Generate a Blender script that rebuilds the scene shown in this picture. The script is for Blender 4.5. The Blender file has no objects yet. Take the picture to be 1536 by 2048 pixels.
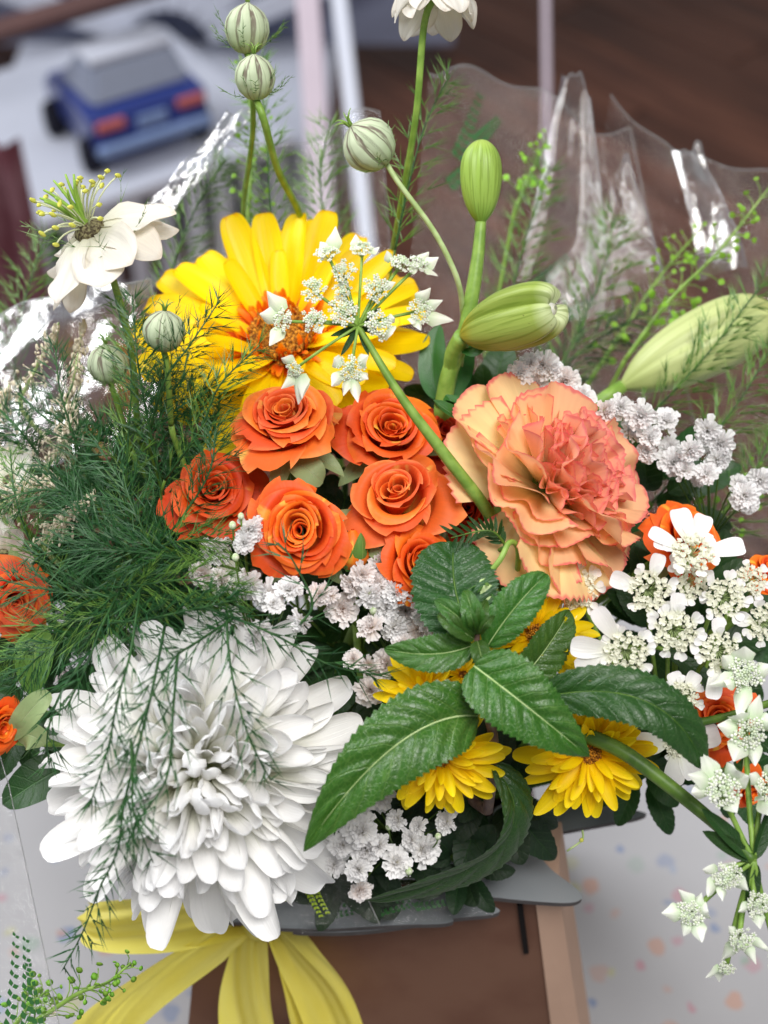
import bpy, bmesh, math, random
import numpy as np
from mathutils import Vector, Matrix

random.seed(7)
rng = np.random.default_rng(7)
scene = bpy.context.scene
COL = scene.collection
R = math.radians
PI = math.pi

# ------------------------------------------------------------------ camera
FPX = 2800.0                      # focal length in photo pixels (1536 x 2048)
CAM = Vector((0.0, -0.50, 0.70))
PITCH = R(45)
cam_d = bpy.data.cameras.new('camera')
cam_o = bpy.data.objects.new('camera', cam_d)
COL.objects.link(cam_o)
cam_o.location = CAM
cam_o.rotation_euler = (PITCH, 0, 0)
cam_d.sensor_fit = 'VERTICAL'
cam_d.sensor_height = 24.0
cam_d.lens = FPX / 2048 * 24.0
cam_d.clip_start = 0.01
cam_d.clip_end = 60
cam_d.dof.use_dof = True
cam_d.dof.focus_distance = 0.487
cam_d.dof.aperture_fstop = 4.8
scene.camera = cam_o
RIGHT = Vector((1, 0, 0))
UP = Vector((0, math.cos(PITCH), math.sin(PITCH)))
FWD = Vector((0, math.sin(PITCH), -math.cos(PITCH)))


def P(px, py, d):
    """a point of the place seen at a photo pixel, d metres deep"""
    px, py, d = float(px), float(py), float(d)
    return CAM + d * ((px - 768) / FPX * RIGHT + (1024 - py) / FPX * UP + FWD)


def D(x, y, z):
    """direction: x right, y up the picture, z towards the viewer"""
    x, y, z = float(x), float(y), float(z)
    return (x * RIGHT + y * UP - z * FWD).normalized()


# ------------------------------------------------------------------ light
world = bpy.data.worlds.new('World')
scene.world = world
world.use_nodes = True
bg = world.node_tree.nodes['Background']
bg.inputs[0].default_value = (0.96, 0.975, 1.0, 1)
bg.inputs[1].default_value = 0.28


def area(name, loc, target, sx, sy, power, col):
    l = bpy.data.lights.new(name, 'AREA')
    l.shape = 'RECTANGLE'
    l.size, l.size_y = sx, sy
    l.energy = power
    l.color = col
    o = bpy.data.objects.new(name, l)
    COL.objects.link(o)
    o.location = loc
    o.rotation_euler = (Vector(target) - Vector(loc)).to_track_quat('-Z', 'Y').to_euler()
    return o


area('window_light', (-1.5, 0.75, 1.75), (0, -0.1, 0.35), 1.5, 1.3, 62, (0.97, 0.985, 1.0))
area('overhead_fill', (0.25, -0.75, 2.0), (0, -0.15, 0.3), 0.8, 0.8, 40, (1.0, 0.98, 0.95))  # added fill lamp above the viewer, brightens surfaces that face the camera

scene.view_settings.view_transform = 'Standard'
scene.view_settings.look = 'None'
scene.view_settings.exposure = 0.0
scene.view_settings.gamma = 1.0
scene.view_settings.use_curve_mapping = False
cy = scene.cycles
cy.use_denoising = True
try:
    cy.denoiser = 'OPENIMAGEDENOISE'
except Exception:
    pass
cy.max_bounces = 8
cy.diffuse_bounces = 4
cy.glossy_bounces = 3
cy.transmission_bounces = 4
cy.transparent_max_bounces = 24
cy.caustics_reflective = False
cy.caustics_refractive = False
cy.sample_clamp_indirect = 6.0


# ------------------------------------------------------------------ object helpers
def thing(name, label, cat, loc=(0, 0, 0), mat=None, group=None):
    o = bpy.data.objects.new(name, None)
    o.empty_display_size = 0.01
    COL.objects.link(o)
    o.matrix_world = mat if mat is not None else Matrix.Translation(Vector(loc))
    tag(o, label, cat, group)
    return o


def tag(o, label, cat, group=None, kind=None):
    if label: o['label'] = label
    if cat: o['category'] = cat
    if group: o['group'] = group
    if kind: o['kind'] = kind
    return o


def part(name, mesh, mat, parent=None, m=None, kind=None, label=None):
    o = bpy.data.objects.new(name, mesh)
    COL.objects.link(o)
    if mat is not None and len(mesh.materials) == 0:
        for k in (mat if isinstance(mat, (list, tuple)) else [mat]):
            mesh.materials.append(k)
    if parent is not None:
        o.parent = parent
    if m is not None:
        o.matrix_basis = m
    if kind: o['kind'] = kind
    if label: o['label'] = label
    return o


def partw(name, mesh, mat, parent, root=None, **kw):
    """part whose mesh is given in world coordinates"""
    M = (root or parent).matrix_basis.copy()
    return part(name, mesh, mat, parent, M.inverted(), **kw)


def frame(loc, z, xh=None):
    z = Vector(z).normalized()
    xh = Vector(xh) if xh is not None else RIGHT
    y = z.cross(xh)
    if y.length < 1e-4:
        y = z.cross(UP)
    y.normalize()
    x = y.cross(z)
    m = Matrix((x, y, z)).transposed().to_4x4()
    m.translation = Vector(loc)
    return m


RX = lambda a: Matrix.Rotation(a, 4, 'X')
RY = lambda a: Matrix.Rotation(a, 4, 'Y')
RZ = lambda a: Matrix.Rotation(a, 4, 'Z')
T = lambda x, y, z: Matrix.Translation((x, y, z))
SC = lambda s: Matrix.Scale(s, 4)


# ------------------------------------------------------------------ mesh helpers
def mk(name, V, F, UV=None, smooth=True, mi=None):
    V = np.asarray(V, dtype=np.float64)
    me = bpy.data.meshes.new(name)
    me.from_pydata(V.tolist(), [], F if isinstance(F, list) else F.tolist())
    if UV is not None:
        uv = me.uv_layers.new(name='UVMap')
        li = np.empty(len(me.loops), dtype=np.int32)
        me.loops.foreach_get('vertex_index', li)
        uv.data.foreach_set('uv', np.asarray(UV, dtype=np.float32)[li].ravel())
    if smooth:
        me.polygons.foreach_set('use_smooth', [True] * len(me.polygons))
    if mi is not None:
        me.polygons.foreach_set('material_index', list(mi))
    me.update()
    return me


class Acc:
    def __init__(s):
        s.V, s.F, s.U, s.M, s.n = [], [], [], [], 0

    def add(s, V, F, U=None, m=None, mi=0):
        V = np.asarray(V, dtype=np.float64)
        if m is not None:
            A = np.array(m)
            V = V @ A[:3, :3].T + A[:3, 3]
        s.V.append(V)
        s.U.append(np.zeros((len(V), 2)) if U is None else np.asarray(U, dtype=np.float64))
        n = s.n
        fl = F if isinstance(F, list) else F.tolist()
        s.F.extend([[i + n for i in f] for f in fl])
        s.M.extend([mi] * len(fl))
        s.n += len(V)
        return s

    def mesh(s, name, smooth=True):
        return mk(name, np.concatenate(s.V), s.F, np.concatenate(s.U), smooth, s.M)


def gridfaces(nu, nv, closed=False):
    F = []
    w = nu if closed else nu + 1
    for j in range(nv):
        for i in range(nu):
            a = j * w + i
            b = j * w + (i + 1) % w
            F.append([a, b, b + w, a + w])
    return F


def prof(a, b, lo=0.0):
    m = (a / (a + b)) ** a * (b / (a + b)) ** b
    return lambda v: np.maximum(np.clip(v, 0, 1) ** a * np.clip(1 - v, 0, 1) ** b / m, lo * (1 - v))


def fan(lo=0.12, p=1.0):
    return lambda v: lo + (1 - lo) * np.clip(v, 0, 1.2) ** p


def petal(L, W, pf, nu=6, nv=9, bend=0.0, bp=1.0, cup=0.0, cupv=None, ruf=0.0, ruff=9.0, rufp=2.0,
          edge=0.0, edgef=6.0, tooth=0.0, ntooth=9, drop=0.0, ribs=0.0, nrib=3, twist=0.0, seed=0):
    """petal along +Y, inner face +Z; returns V, F, UV"""
    r = np.random.default_rng(abs(int(seed)))
    v = np.sin(np.linspace(0, 1, nv + 1) * PI / 2) if pf(np.array([1.0]))[0] < 0.1 else np.linspace(0, 1, nv + 1)
    u = np.linspace(-1, 1, nu + 1)
    U, Vv = np.meshgrid(u, v)
    ph = r.uniform(0, 6.28, 4)
    saw = np.abs(((U * ntooth / 2 + r.uniform(0, 1)) % 1.0) - 0.5) * 2
    jag = saw * (0.6 + 0.4 * np.sin(U * 5 + ph[0]))
    VL = Vv * (1 - drop * np.abs(U) ** 2.2) - tooth * jag * np.clip((Vv - 0.75) / 0.25, 0, 1)
    s = np.linspace(0, 1.1, 111)
    th = bend * s ** bp
    cy_ = np.concatenate([[0], np.cumsum(np.cos((th[1:] + th[:-1]) / 2) * 0.01)]) * L
    cz_ = np.concatenate([[0], np.cumsum(np.sin((th[1:] + th[:-1]) / 2) * 0.01)]) * L
    Y = np.interp(VL, s, cy_)
    Z = np.interp(VL, s, cz_)
    TH = bend * np.clip(VL, 0, 1.1) ** bp
    half = W / 2 * pf(Vv)
    c = cup * (cupv(Vv) if cupv is not None else 1.0) + 1e-4
    X = half * np.sin(U * c) / c
    n = half * (1 - np.cos(U * c)) / c
    n = n + ruf * L * Vv ** rufp * np.sin(U * ruff + ph[1]) * (0.7 + 0.3 * np.sin(U * 2.3 * ruff / 3 + ph[3]))
    n = n + edge * L * np.abs(U) ** 2 * np.sin(Vv * edgef + ph[2] + (U > 0) * 1.7) * np.sin(PI * Vv)
    n = n + ribs * L * np.cos(U * PI * nrib) * np.sin(PI * np.clip(Vv, 0, 1))
    if twist:
        a = twist * Vv
        X, n = X * np.cos(a) - n * np.sin(a), X * np.sin(a) + n * np.cos(a)
    V = np.stack([X, Y - np.sin(TH) * n, Z + np.cos(TH) * n], -1).reshape(-1, 3)
    UV = np.stack([(U + 1) / 2, Vv], -1).reshape(-1, 2)
    return V, gridfaces(nu, nv), UV


def petal_mesh(name, *a, **k):
    return mk(name, *petal(*a, **k))


def bez(p0, p1, p2, p3=None, n=12):
    t = np.linspace(0, 1, n)[:, None]
    p0, p1, p2 = (np.array(p) for p in (p0, p1, p2))
    if p3 is None:
        return (1 - t) ** 2 * p0 + 2 * t * (1 - t) * p1 + t * t * p2
    p3 = np.array(p3)
    return (1 - t) ** 3 * p0 + 3 * t * (1 - t) ** 2 * p1 + 3 * t * t * (1 - t) * p2 + t ** 3 * p3


def smooth_path(pts, n=30):
    """Catmull-Rom through the points"""
    p = np.array([list(q) for q in pts], dtype=float)
    if len(p) == 2:
        t = np.linspace(0, 1, n)[:, None]
        return p[0] * (1 - t) + p[1] * t
    q = np.vstack([2 * p[0] - p[1], p, 2 * p[-1] - p[-2]])
    seg = len(p) - 1
    out = []
    for k in range(n):
        t = k / (n - 1) * seg
        i = min(int(t), seg - 1)
        f = t - i
        a, b, c, d = q[i:i + 4]
        out.append(0.5 * ((2 * b) + (c - a) * f + (2 * a - 5 * b + 4 * c - d) * f * f + (3 * b - a - 3 * c + d) * f ** 3))
    return np.array(out)


def tube(path, r, sides=8, cap=True):
    p = np.asarray(path, dtype=float)
    n = len(p)
    rad = np.asarray(r, dtype=float) if np.ndim(r) else np.full(n, float(r))
    if np.ndim(r) and len(rad) != n:
        rad = np.interp(np.linspace(0, 1, n), np.linspace(0, 1, len(rad)), rad)
    t = np.gradient(p, axis=0)
    t /= np.linalg.norm(t, axis=1)[:, None] + 1e-12
    a = np.array([0.3, 0.5, 0.81])
    x = a - t[0] * a.dot(t[0]); x /= np.linalg.norm(x)
    V = []; UV = []
    ang = np.linspace(0, 2 * PI, sides, endpoint=False)
    for i in range(n):
        x = x - t[i] * x.dot(t[i]); x /= np.linalg.norm(x) + 1e-12
        y = np.cross(t[i], x)
        V.append(p[i] + rad[i] * (np.cos(ang)[:, None] * x + np.sin(ang)[:, None] * y))
        UV.append(np.stack([ang / (2 * PI), np.full(sides, i / (n - 1))], -1))
    F = gridfaces(sides, n - 1, True)
    if cap:
        F.append(list(range(sides))[::-1])
        F.append([(n - 1) * sides + k for k in range(sides)])
    return np.concatenate(V), F, np.concatenate(UV)


def lathe(prof_pts, n=16, lobes=0, lamp=0.0):
    """profile [(r,z)] round Z"""
    V = []; UV = []
    m = len(prof_pts)
    for j, (r, z) in enumerate(prof_pts):
        for i in range(n):
            a = 2 * PI * i / n
            rr = r * (1 + lamp * (abs(math.cos(a * lobes / 2)) * 2 - 1.27)) if lobes else r
            V.append((rr * math.cos(a), rr * math.sin(a), z))
            UV.append((i / n, j / (m - 1)))
    return np.array(V), gridfaces(n, m - 1, True), np.array(UV)


def needles(S, E, r):
    """many thin three-sided spikes from S to E"""
    S = np.asarray(S); E = np.asarray(E); n = len(S)
    d = E - S
    d /= np.linalg.norm(d, axis=1)[:, None] + 1e-12
    a = np.cross(d, np.array([0.31, 0.77, 0.55])); a /= np.linalg.norm(a, axis=1)[:, None] + 1e-9
    b = np.cross(d, a)
    r = np.broadcast_to(np.asarray(r, dtype=float), (n,))[:, None]
    V = np.empty((n, 4, 3))
    for k in range(3):
        V[:, k] = S + r * (math.cos(k * 2.094) * a + math.sin(k * 2.094) * b)
    V[:, 3] = E
    base = np.arange(n)[:, None] * 4
    F = np.concatenate([base + np.array(f) for f in ([0, 1, 3], [1, 2, 3], [2, 0, 3])])
    UV = np.zeros((n, 4, 2)); UV[:, 3, 1] = 1
    UV[:, :, 0] = rng.random(n)[:, None]
    return V.reshape(-1, 3), F, UV.reshape(-1, 2)


def boxbm(sx, sy, sz, bev=0.0, seg=2):
    bm = bmesh.new()
    bmesh.ops.create_cube(bm, size=1)
    bmesh.ops.scale(bm, vec=(sx, sy, sz), verts=bm.verts)
    if bev:
        bmesh.ops.bevel(bm, geom=bm.edges[:], offset=bev, segments=seg, affect='EDGES', profile=0.5)
    return bm


def box_mesh(name, sx, sy, sz, bev=0.0, seg=2):
    bm = boxbm(sx, sy, sz, bev, seg)
    me = bpy.data.meshes.new(name)
    bm.to_mesh(me); bm.free()
    return me


# ------------------------------------------------------------------ materials
def lin(c):
    return c / 12.92 if c <= 0.04045 else ((c + 0.055) / 1.055) ** 2.4


def S(r, g, b):
    return (lin(r / 255), lin(g / 255), lin(b / 255), 1)


class NT:
    def __init__(s, name):
        s.mat = bpy.data.materials.new(name)
        s.mat.use_nodes = True
        s.t = s.mat.node_tree
        s.t.nodes.clear()
        s.out = s.t.nodes.new('ShaderNodeOutputMaterial')

    def n(s, typ, ins=None, **props):
        nd = s.t.nodes.new('ShaderNode' + typ)
        for k, v in props.items():
            setattr(nd, k, v)
        for k, v in (ins or {}).items():
            s.set(nd.inputs[k], v)
        return nd

    def set(s, inp, v):
        if isinstance(v, bpy.types.NodeSocket):
            s.t.links.new(v, inp)
        elif isinstance(v, bpy.types.Node):
            s.t.links.new(v.outputs[0], inp)
        else:
            inp.default_value = v

    def m(s, op, a, b=0.0, c=None):
        ins = {0: a, 1: b}
        if c is not None: ins[2] = c
        return s.n('Math', ins, operation=op).outputs[0]

    def mix(s, f, a, b, blend='MIX'):
        nd = s.n('Mix', data_type='RGBA', blend_type=blend)
        s.set(nd.inputs[0], f); s.set(nd.inputs[6], a); s.set(nd.inputs[7], b)
        return nd.outputs[2]

    def ramp(s, f, stops, interp='LINEAR'):
        nd = s.n('ValToRGB', {0: f})
        cr = nd.color_ramp
        cr.interpolation = interp
        while len(cr.elements) < len(stops): cr.elements.new(0.5)
        while len(cr.elements) > len(stops): cr.elements.remove(cr.elements[-1])
        for e, (p, c) in zip(cr.elements, stops):
            e.position = p
            e.color = c if len(c) == 4 else (*c, 1)
        return nd.outputs[0]

    def fac(s, f, p0, p1):
        nd = s.n('MapRange', {0: f, 1: p0, 2: p1, 3: 0.0, 4: 1.0}, interpolation_type='SMOOTHSTEP')
        return nd.outputs[0]

    def uv(s):
        sp = s.n('SeparateXYZ', {0: s.n('UVMap')})
        return sp.outputs[0], sp.outputs[1]

    def noise(s, scale, vec=None, detail=3.0, rough=0.5, ntype=None):
        ins = {'Scale': scale, 'Detail': detail, 'Roughness': rough}
        if vec is not None: ins['Vector'] = vec
        return s.n('TexNoise', ins).outputs[0]

    def uvn(s, su, sv, detail=2.0):
        """streaky noise in uv space, shifted per object"""
        mp = s.n('Mapping', {0: s.n('UVMap').outputs[0], 3: (su, sv, 1)})
        info = s.n('ObjectInfo')
        cmb = s.n('CombineXYZ', {0: s.m('MULTIPLY', info.outputs['Random'], 91.0), 1: s.m('MULTIPLY', info.outputs['Random'], 37.0)})
        va = s.n('VectorMath', {0: mp, 1: cmb}, operation='ADD')
        return s.noise(1.0, va.outputs[0], detail)

    def rnd(s):
        return s.n('ObjectInfo').outputs['Random']

    def hsv(s, col, h=0.5, sat=1.0, val=1.0):
        return s.n('HueSaturation', {'Hue': h, 'Saturation': sat, 'Value': val, 'Color': col}).outputs[0]

    def finish(s, col, rough=0.5, spec=0.4, trans=0.0, tcol=None, bump=None, bdist=0.001, bstr=0.5, sheen=0.0, metal=0.0, coat=0.0):
        b = s.n('BsdfPrincipled', {'Base Color': col, 'Roughness': rough, 'Specular IOR Level': spec, 'Metallic': metal})
        if sheen:
            b.inputs['Sheen Weight'].default_value = sheen
        if coat:
            b.inputs['Coat Weight'].default_value = coat
            b.inputs['Coat Roughness'].default_value = 0.15
        nrm = None
        if bump is not None:
            nrm = s.n('Bump', {'Height': bump, 'Distance': bdist, 'Strength': bstr}).outputs[0]
            s.set(b.inputs['Normal'], nrm)
        res = b.outputs[0]
        if trans > 0:
            tr = s.n('BsdfTranslucent', {0: tcol if tcol is not None else col})
            if nrm is not None: s.set(tr.inputs['Normal'], nrm)
            mx = s.n('MixShader', {0: trans, 1: b.outputs[0], 2: tr.outputs[0]})
            res = mx.outputs[0]
        s.t.links.new(res, s.out.inputs[0])
        return s.mat


def petal_mat(name, stops, edge=None, edge_w=0.12, top_w=0.1, streak=0.12, trans=0.3, rough=0.5, var=0.10, spec=0.3,
              blotch=None, blotch_p=(0.58, 0.66), su=26.0, sv=1.6, bstr=0.25, hue=0.01, bdist=0.0006):
    k = NT(name)
    u, v = k.uv()
    col = k.ramp(v, stops)
    st = k.uvn(su, sv)
    if edge is not None:
        a = k.m('ABSOLUTE', k.m('MULTIPLY_ADD', u, 2.0, -1.0))
        wob = k.m('MULTIPLY', k.m('SUBTRACT', k.uvn(9.0, 5.0), 0.5), 0.25)
        e1 = k.fac(k.m('ADD', a, wob), 1 - edge_w, 1.0)
        e1 = k.m('MULTIPLY', e1, k.fac(v, 0.25, 0.7))
        e2 = k.fac(k.m('ADD', v, k.m('MULTIPLY', wob, 0.5)), 1 - top_w, 1.0)
        col = k.mix(k.m('MAXIMUM', e1, e2), col, edge)
    if blotch is not None:
        bn = k.uvn(5.0, 1.2, 4.0)
        f = k.m('MULTIPLY', k.fac(bn, *blotch_p), 0.8)
        col = k.mix(f, col, blotch)
    val = k.m('ADD', k.m('MULTIPLY', k.m('SUBTRACT', st, 0.5), streak * 2), k.m('ADD', 1 - var / 2, k.m('MULTIPLY', k.rnd(), var)))
    h = k.m('ADD', 0.5 - hue / 2, k.m('MULTIPLY', k.rnd(), hue))
    col = k.hsv(col, h, 1.0, val)
    return k.finish(col, rough, spec, trans, None, st, bdist, bstr)


def leaf_mat(name, base, vein, rough=0.42, nvein=8.0, slope=0.9, trans=0.22, vw=0.10, mid=0.035, dark=0.25, spec=0.45, lat=1.0, vstr=0.6, bdist=0.0006):
    k = NT(name)
    u, v = k.uv()
    a = k.m('ABSOLUTE', k.m('MULTIPLY_ADD', u, 2.0, -1.0))
    ph = k.m('SUBTRACT', k.m('MULTIPLY', v, nvein), k.m('MULTIPLY', a, slope))
    wob = k.m('MULTIPLY', k.m('SUBTRACT', k.uvn(7.0, 7.0), 0.5), 0.35)
    tri = k.m('ABSOLUTE', k.m('SUBTRACT', k.m('FRACT', k.m('ADD', ph, k.m('ADD', wob, 0.5))), 0.5))
    lv = k.m('SUBTRACT', 1.0, k.fac(tri, 0.0, vw))
    lv = k.m('MULTIPLY', lv, 0.55 * lat)
    mr = k.m('SUBTRACT', 1.0, k.fac(a, mid * 0.3, mid * 1.6))
    f = k.m('MAXIMUM', lv, mr)
    vo = k.n('TexVoronoi', {'Vector': k.n('Mapping', {0: k.n('UVMap').outputs[0], 3: (9, 22, 1)}), 'Scale': 1.6}, feature='DISTANCE_TO_EDGE')
    net = k.m('SUBTRACT', 1.0, k.fac(vo.outputs[0], 0.0, 0.12))
    col = k.mix(k.m('MULTIPLY', f, vstr), base, vein)
    col = k.mix(k.m('MULTIPLY', net, 0.16 * lat), col, vein)
    nz = k.uvn(4.0, 4.0, 4.0)
    val = k.m('ADD', 1 - dark, k.m('MULTIPLY', nz, 2 * dark))
    big = k.uvn(1.6, 2.2, 3.0)
    col = k.mix(k.m('MULTIPLY', k.fac(big, 0.5, 0.75), 0.35), col, k.hsv(col, 0.47, 0.9, 1.35))
    sp = k.uvn(22.0, 40.0, 2.0)
    col = k.mix(k.m('MULTIPLY', k.fac(sp, 0.72, 0.78), 0.5), col, S(116, 104, 52))
    h = k.m('ADD', 0.488, k.m('MULTIPLY', k.rnd(), 0.024))
    val = k.m('MULTIPLY', val, k.m('MULTIPLY_ADD', k.rnd(), 0.3, 0.85))
    col = k.hsv(col, h, 1.0, val)
    bmp = k.m('SUBTRACT', k.m('MULTIPLY', nz, 0.3), k.m('MULTIPLY_ADD', net, 0.10, k.m('MULTIPLY', f, 0.8)))
    return k.finish(col, rough, spec, trans, k.hsv(col, 0.485, 1.1, 1.6), bmp, bdist, 0.5)


def plain_mat(name, col, rough=0.5, spec=0.4, trans=0.0, nscale=60.0, var=0.25, bump=0.3, bdist=0.0004, col2=None, metal=0.0, detail=4.0, coat=0.0):
    k = NT(name)
    tc = k.n('TexCoord').outputs['Object']
    nz = k.noise(nscale, tc, detail)
    c = k.mix(k.fac(nz, 0.35, 0.65), col, col2) if col2 is not None else col
    val = k.m('ADD', 1 - var / 2, k.m('MULTIPLY', nz, var))
    c = k.hsv(c, 0.5, 1.0, val)
    return k.finish(c, rough, spec, trans, None, nz, bdist, bump, metal=metal, coat=coat)


def needle_mat(name, c0, c1, rough=0.45, trans=0.1):
    k = NT(name)
    u, v = k.uv()
    col = k.mix(u, c0, c1)
    col = k.hsv(col, 0.5, 1.0, k.m('ADD', 0.75, k.m('MULTIPLY', v, 0.5)))
    return k.finish(col, rough, 0.4, trans)
# ------------------------------------------------------------------ material set
M_ROSE = petal_mat('rose_petal', [(0, S(240, 190, 80)), (0.22, S(240, 128, 44)), (0.55, S(240, 100, 30)), (1, S(244, 108, 32))],
                   edge=S(246, 122, 40), edge_w=0.10, top_w=0.06, streak=0.10, trans=0.28, blotch=S(250, 196, 70), blotch_p=(0.62, 0.72), rough=0.5, var=0.22, hue=0.022)
M_ROSE_WARM = petal_mat('rose_petal_warm', [(0, S(244, 204, 90)), (0.25, S(242, 146, 56)), (0.6, S(238, 108, 44)), (1, S(242, 112, 44))],
                        edge=S(248, 140, 70), edge_w=0.10, top_w=0.06, streak=0.10, trans=0.32, blotch=S(246, 200, 96), blotch_p=(0.60, 0.72), rough=0.5, var=0.22, hue=0.022)
M_ROSE_DEEP = petal_mat('rose_petal_deep', [(0, S(205, 120, 40)), (0.3, S(212, 78, 22)), (1, S(214, 70, 20))],
                        edge=S(226, 88, 30), streak=0.10, trans=0.25, blotch=S(235, 160, 50), blotch_p=(0.68, 0.75), rough=0.5)
M_ROSE_RED = petal_mat('rose_petal_red', [(0, S(150, 40, 18)), (1, S(196, 48, 18))], edge=S(200, 60, 24), trans=0.22)
M_ROSE_PINK = petal_mat('rose_petal_pink', [(0, S(245, 195, 110)), (0.4, S(240, 120, 70)), (1, S(232, 88, 62))], edge=S(240, 120, 50), trans=0.3)
M_SEPAL = leaf_mat('pale_sepal', S(150, 172, 120), S(190, 200, 160), nvein=3, trans=0.3, lat=0.3, vstr=0.3, dark=0.1)
M_CARN = petal_mat('carnation_petal', [(0, S(242, 220, 150)), (0.4, S(255, 232, 176)), (0.75, S(255, 218, 166)), (1, S(254, 194, 150))],
                   edge=S(244, 136, 128), edge_w=0.05, top_w=0.045, streak=0.10, trans=0.45, su=18)
M_CARN_IN = petal_mat('carnation_inner_petal', [(0, S(255, 224, 164)), (0.45, S(255, 212, 162)), (0.8, S(255, 196, 158)), (1, S(254, 178, 154))],
                      edge=S(246, 142, 138), edge_w=0.05, top_w=0.06, streak=0.10, trans=0.45, su=18)
M_CARN_OUT = petal_mat('carnation_outer_petal', [(0, S(220, 212, 130)), (0.5, S(252, 238, 182)), (0.82, S(254, 226, 168)), (1, S(254, 206, 154))],
                       edge=S(238, 128, 120), edge_w=0.05, top_w=0.05, streak=0.12, trans=0.45, su=18)
M_GERB = petal_mat('gerbera_petal', [(0, S(238, 130, 8)), (0.14, S(253, 204, 8)), (0.4, S(255, 226, 12)), (1, S(255, 224, 10))],
                   edge=S(250, 196, 10), edge_w=0.05, top_w=0.03, streak=0.10, trans=0.4, blotch=S(246, 166, 14), blotch_p=(0.72, 0.84), su=12, sv=0.5, hue=0.006, rough=0.42)
M_GERB_RING = petal_mat('gerbera_ring_petal', [(0, S(196, 60, 12)), (0.6, S(232, 96, 14)), (1, S(246, 150, 14))], trans=0.25, streak=0.15)
M_DISC = plain_mat('gerbera_disc', S(108, 60, 24), 0.8, 0.2, 0.0, 900.0, 0.9, 0.8, 0.0006, S(208, 140, 40))
M_SPRAY = petal_mat('spray_mum_petal', [(0, S(240, 178, 4)), (0.3, S(253, 216, 8)), (1, S(255, 226, 16))], edge=S(255, 230, 40), streak=0.12, trans=0.4, su=14, sv=0.7, hue=0.008)
M_MUM = petal_mat('white_mum_petal', [(0, S(224, 224, 176)), (0.3, S(243, 243, 228)), (0.65, S(251, 250, 248)), (1, S(252, 252, 253))], streak=0.045, trans=0.34, rough=0.5, var=0.03, hue=0.0, su=22, sv=1.0, bstr=0.35)
M_NIG = petal_mat('white_nigella_petal', [(0, S(206, 206, 178)), (0.4, S(234, 231, 222)), (1, S(230, 226, 220))], edge=S(212, 202, 190), streak=0.10, trans=0.35, var=0.05, hue=0.0, su=30)
M_GYP = petal_mat('gypsophila_petal', [(0, S(226, 222, 204)), (0.4, S(244, 242, 240)), (1, S(251, 250, 251))], streak=0.03, trans=0.4, var=0.06, hue=0.0)
M_GYP_PINK = petal_mat('gypsophila_blush_petal', [(0, S(230, 206, 190)), (0.5, S(244, 234, 228)), (1, S(250, 246, 246))], streak=0.03, trans=0.4, var=0.06, hue=0.0)
M_ORL = petal_mat('lace_flower_petal', [(0, S(226, 228, 206)), (0.4, S(242, 242, 238)), (1, S(246, 244, 246))], streak=0.05, trans=0.3, var=0.06, hue=0.0, su=12)
M_AMMI = petal_mat('green_white_petal', [(0, S(196, 220, 176)), (0.5, S(232, 238, 222)), (1, S(246, 247, 240))], streak=0.06, trans=0.3, var=0.06, hue=0.0, su=10)
M_CREAM = plain_mat('cream_stamens', S(246, 246, 232), 0.6, 0.3, 0.4, 700, 0.3, 0.3)
M_BUDGREEN = plain_mat('green_white_buds', S(184, 210, 150), 0.6, 0.3, 0.2, 700, 0.35, 0.3, col2=S(232, 236, 214))
M_STEM = plain_mat('green_stem', S(112, 148, 58), 0.45, 0.4, 0.05, 180, 0.5, 0.3, col2=S(132, 164, 74))
M_STEM_DK = plain_mat('dark_green_stem', S(66, 98, 32), 0.45, 0.4, 0.05, 180, 0.5, 0.3, col2=S(88, 118, 40))
M_STEM_PALE = plain_mat('pale_green_stem', S(166, 190, 124), 0.5, 0.35, 0.05, 200, 0.4, 0.3, col2=S(186, 204, 148))
M_STEM_PURPLE = plain_mat('purple_brown_stem', S(92, 68, 66), 0.5, 0.35, 0.0, 200, 0.6, 0.4, col2=S(120, 96, 80))
M_FERN = needle_mat('fern_needle', S(24, 72, 38), S(58, 108, 54))
M_FERNSTEM = plain_mat('fern_stem', S(28, 64, 32), 0.5, 0.3, 0.0, 200, 0.4, 0.2, col2=S(48, 84, 40))
M_FERN_LT = needle_mat('light_fern_needle', S(66, 112, 46), S(120, 158, 70))
M_NTHREAD = needle_mat('nigella_thread', S(70, 112, 52), S(120, 150, 84))
M_MINT = leaf_mat('mint_leaf', S(46, 90, 24), S(122, 158, 78), nvein=8, slope=1.5, rough=0.34, dark=0.22, vw=0.06, mid=0.02, vstr=0.42, trans=0.14, bdist=0.0012)
M_MINT_DK = leaf_mat('dark_mint_leaf', S(32, 68, 24), S(76, 112, 52), nvein=9, slope=1.5, rough=0.38, dark=0.2, vw=0.06, mid=0.02, vstr=0.35, trans=0.12, bdist=0.0012)
M_LEAF = leaf_mat('filler_leaf', S(32, 66, 26), S(64, 100, 50), nvein=7, slope=1.2, rough=0.4)
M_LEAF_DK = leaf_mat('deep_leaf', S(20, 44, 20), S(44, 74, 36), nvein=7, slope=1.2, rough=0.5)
M_LILYLEAF = leaf_mat('lily_leaf', S(44, 104, 40), S(84, 140, 70), nvein=1, lat=0.0, rough=0.35, vstr=0.4)
M_PENNY = leaf_mat('pennycress_pod', S(138, 188, 62), S(176, 214, 110), nvein=2, lat=0.2, trans=0.4, rough=0.5)


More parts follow.
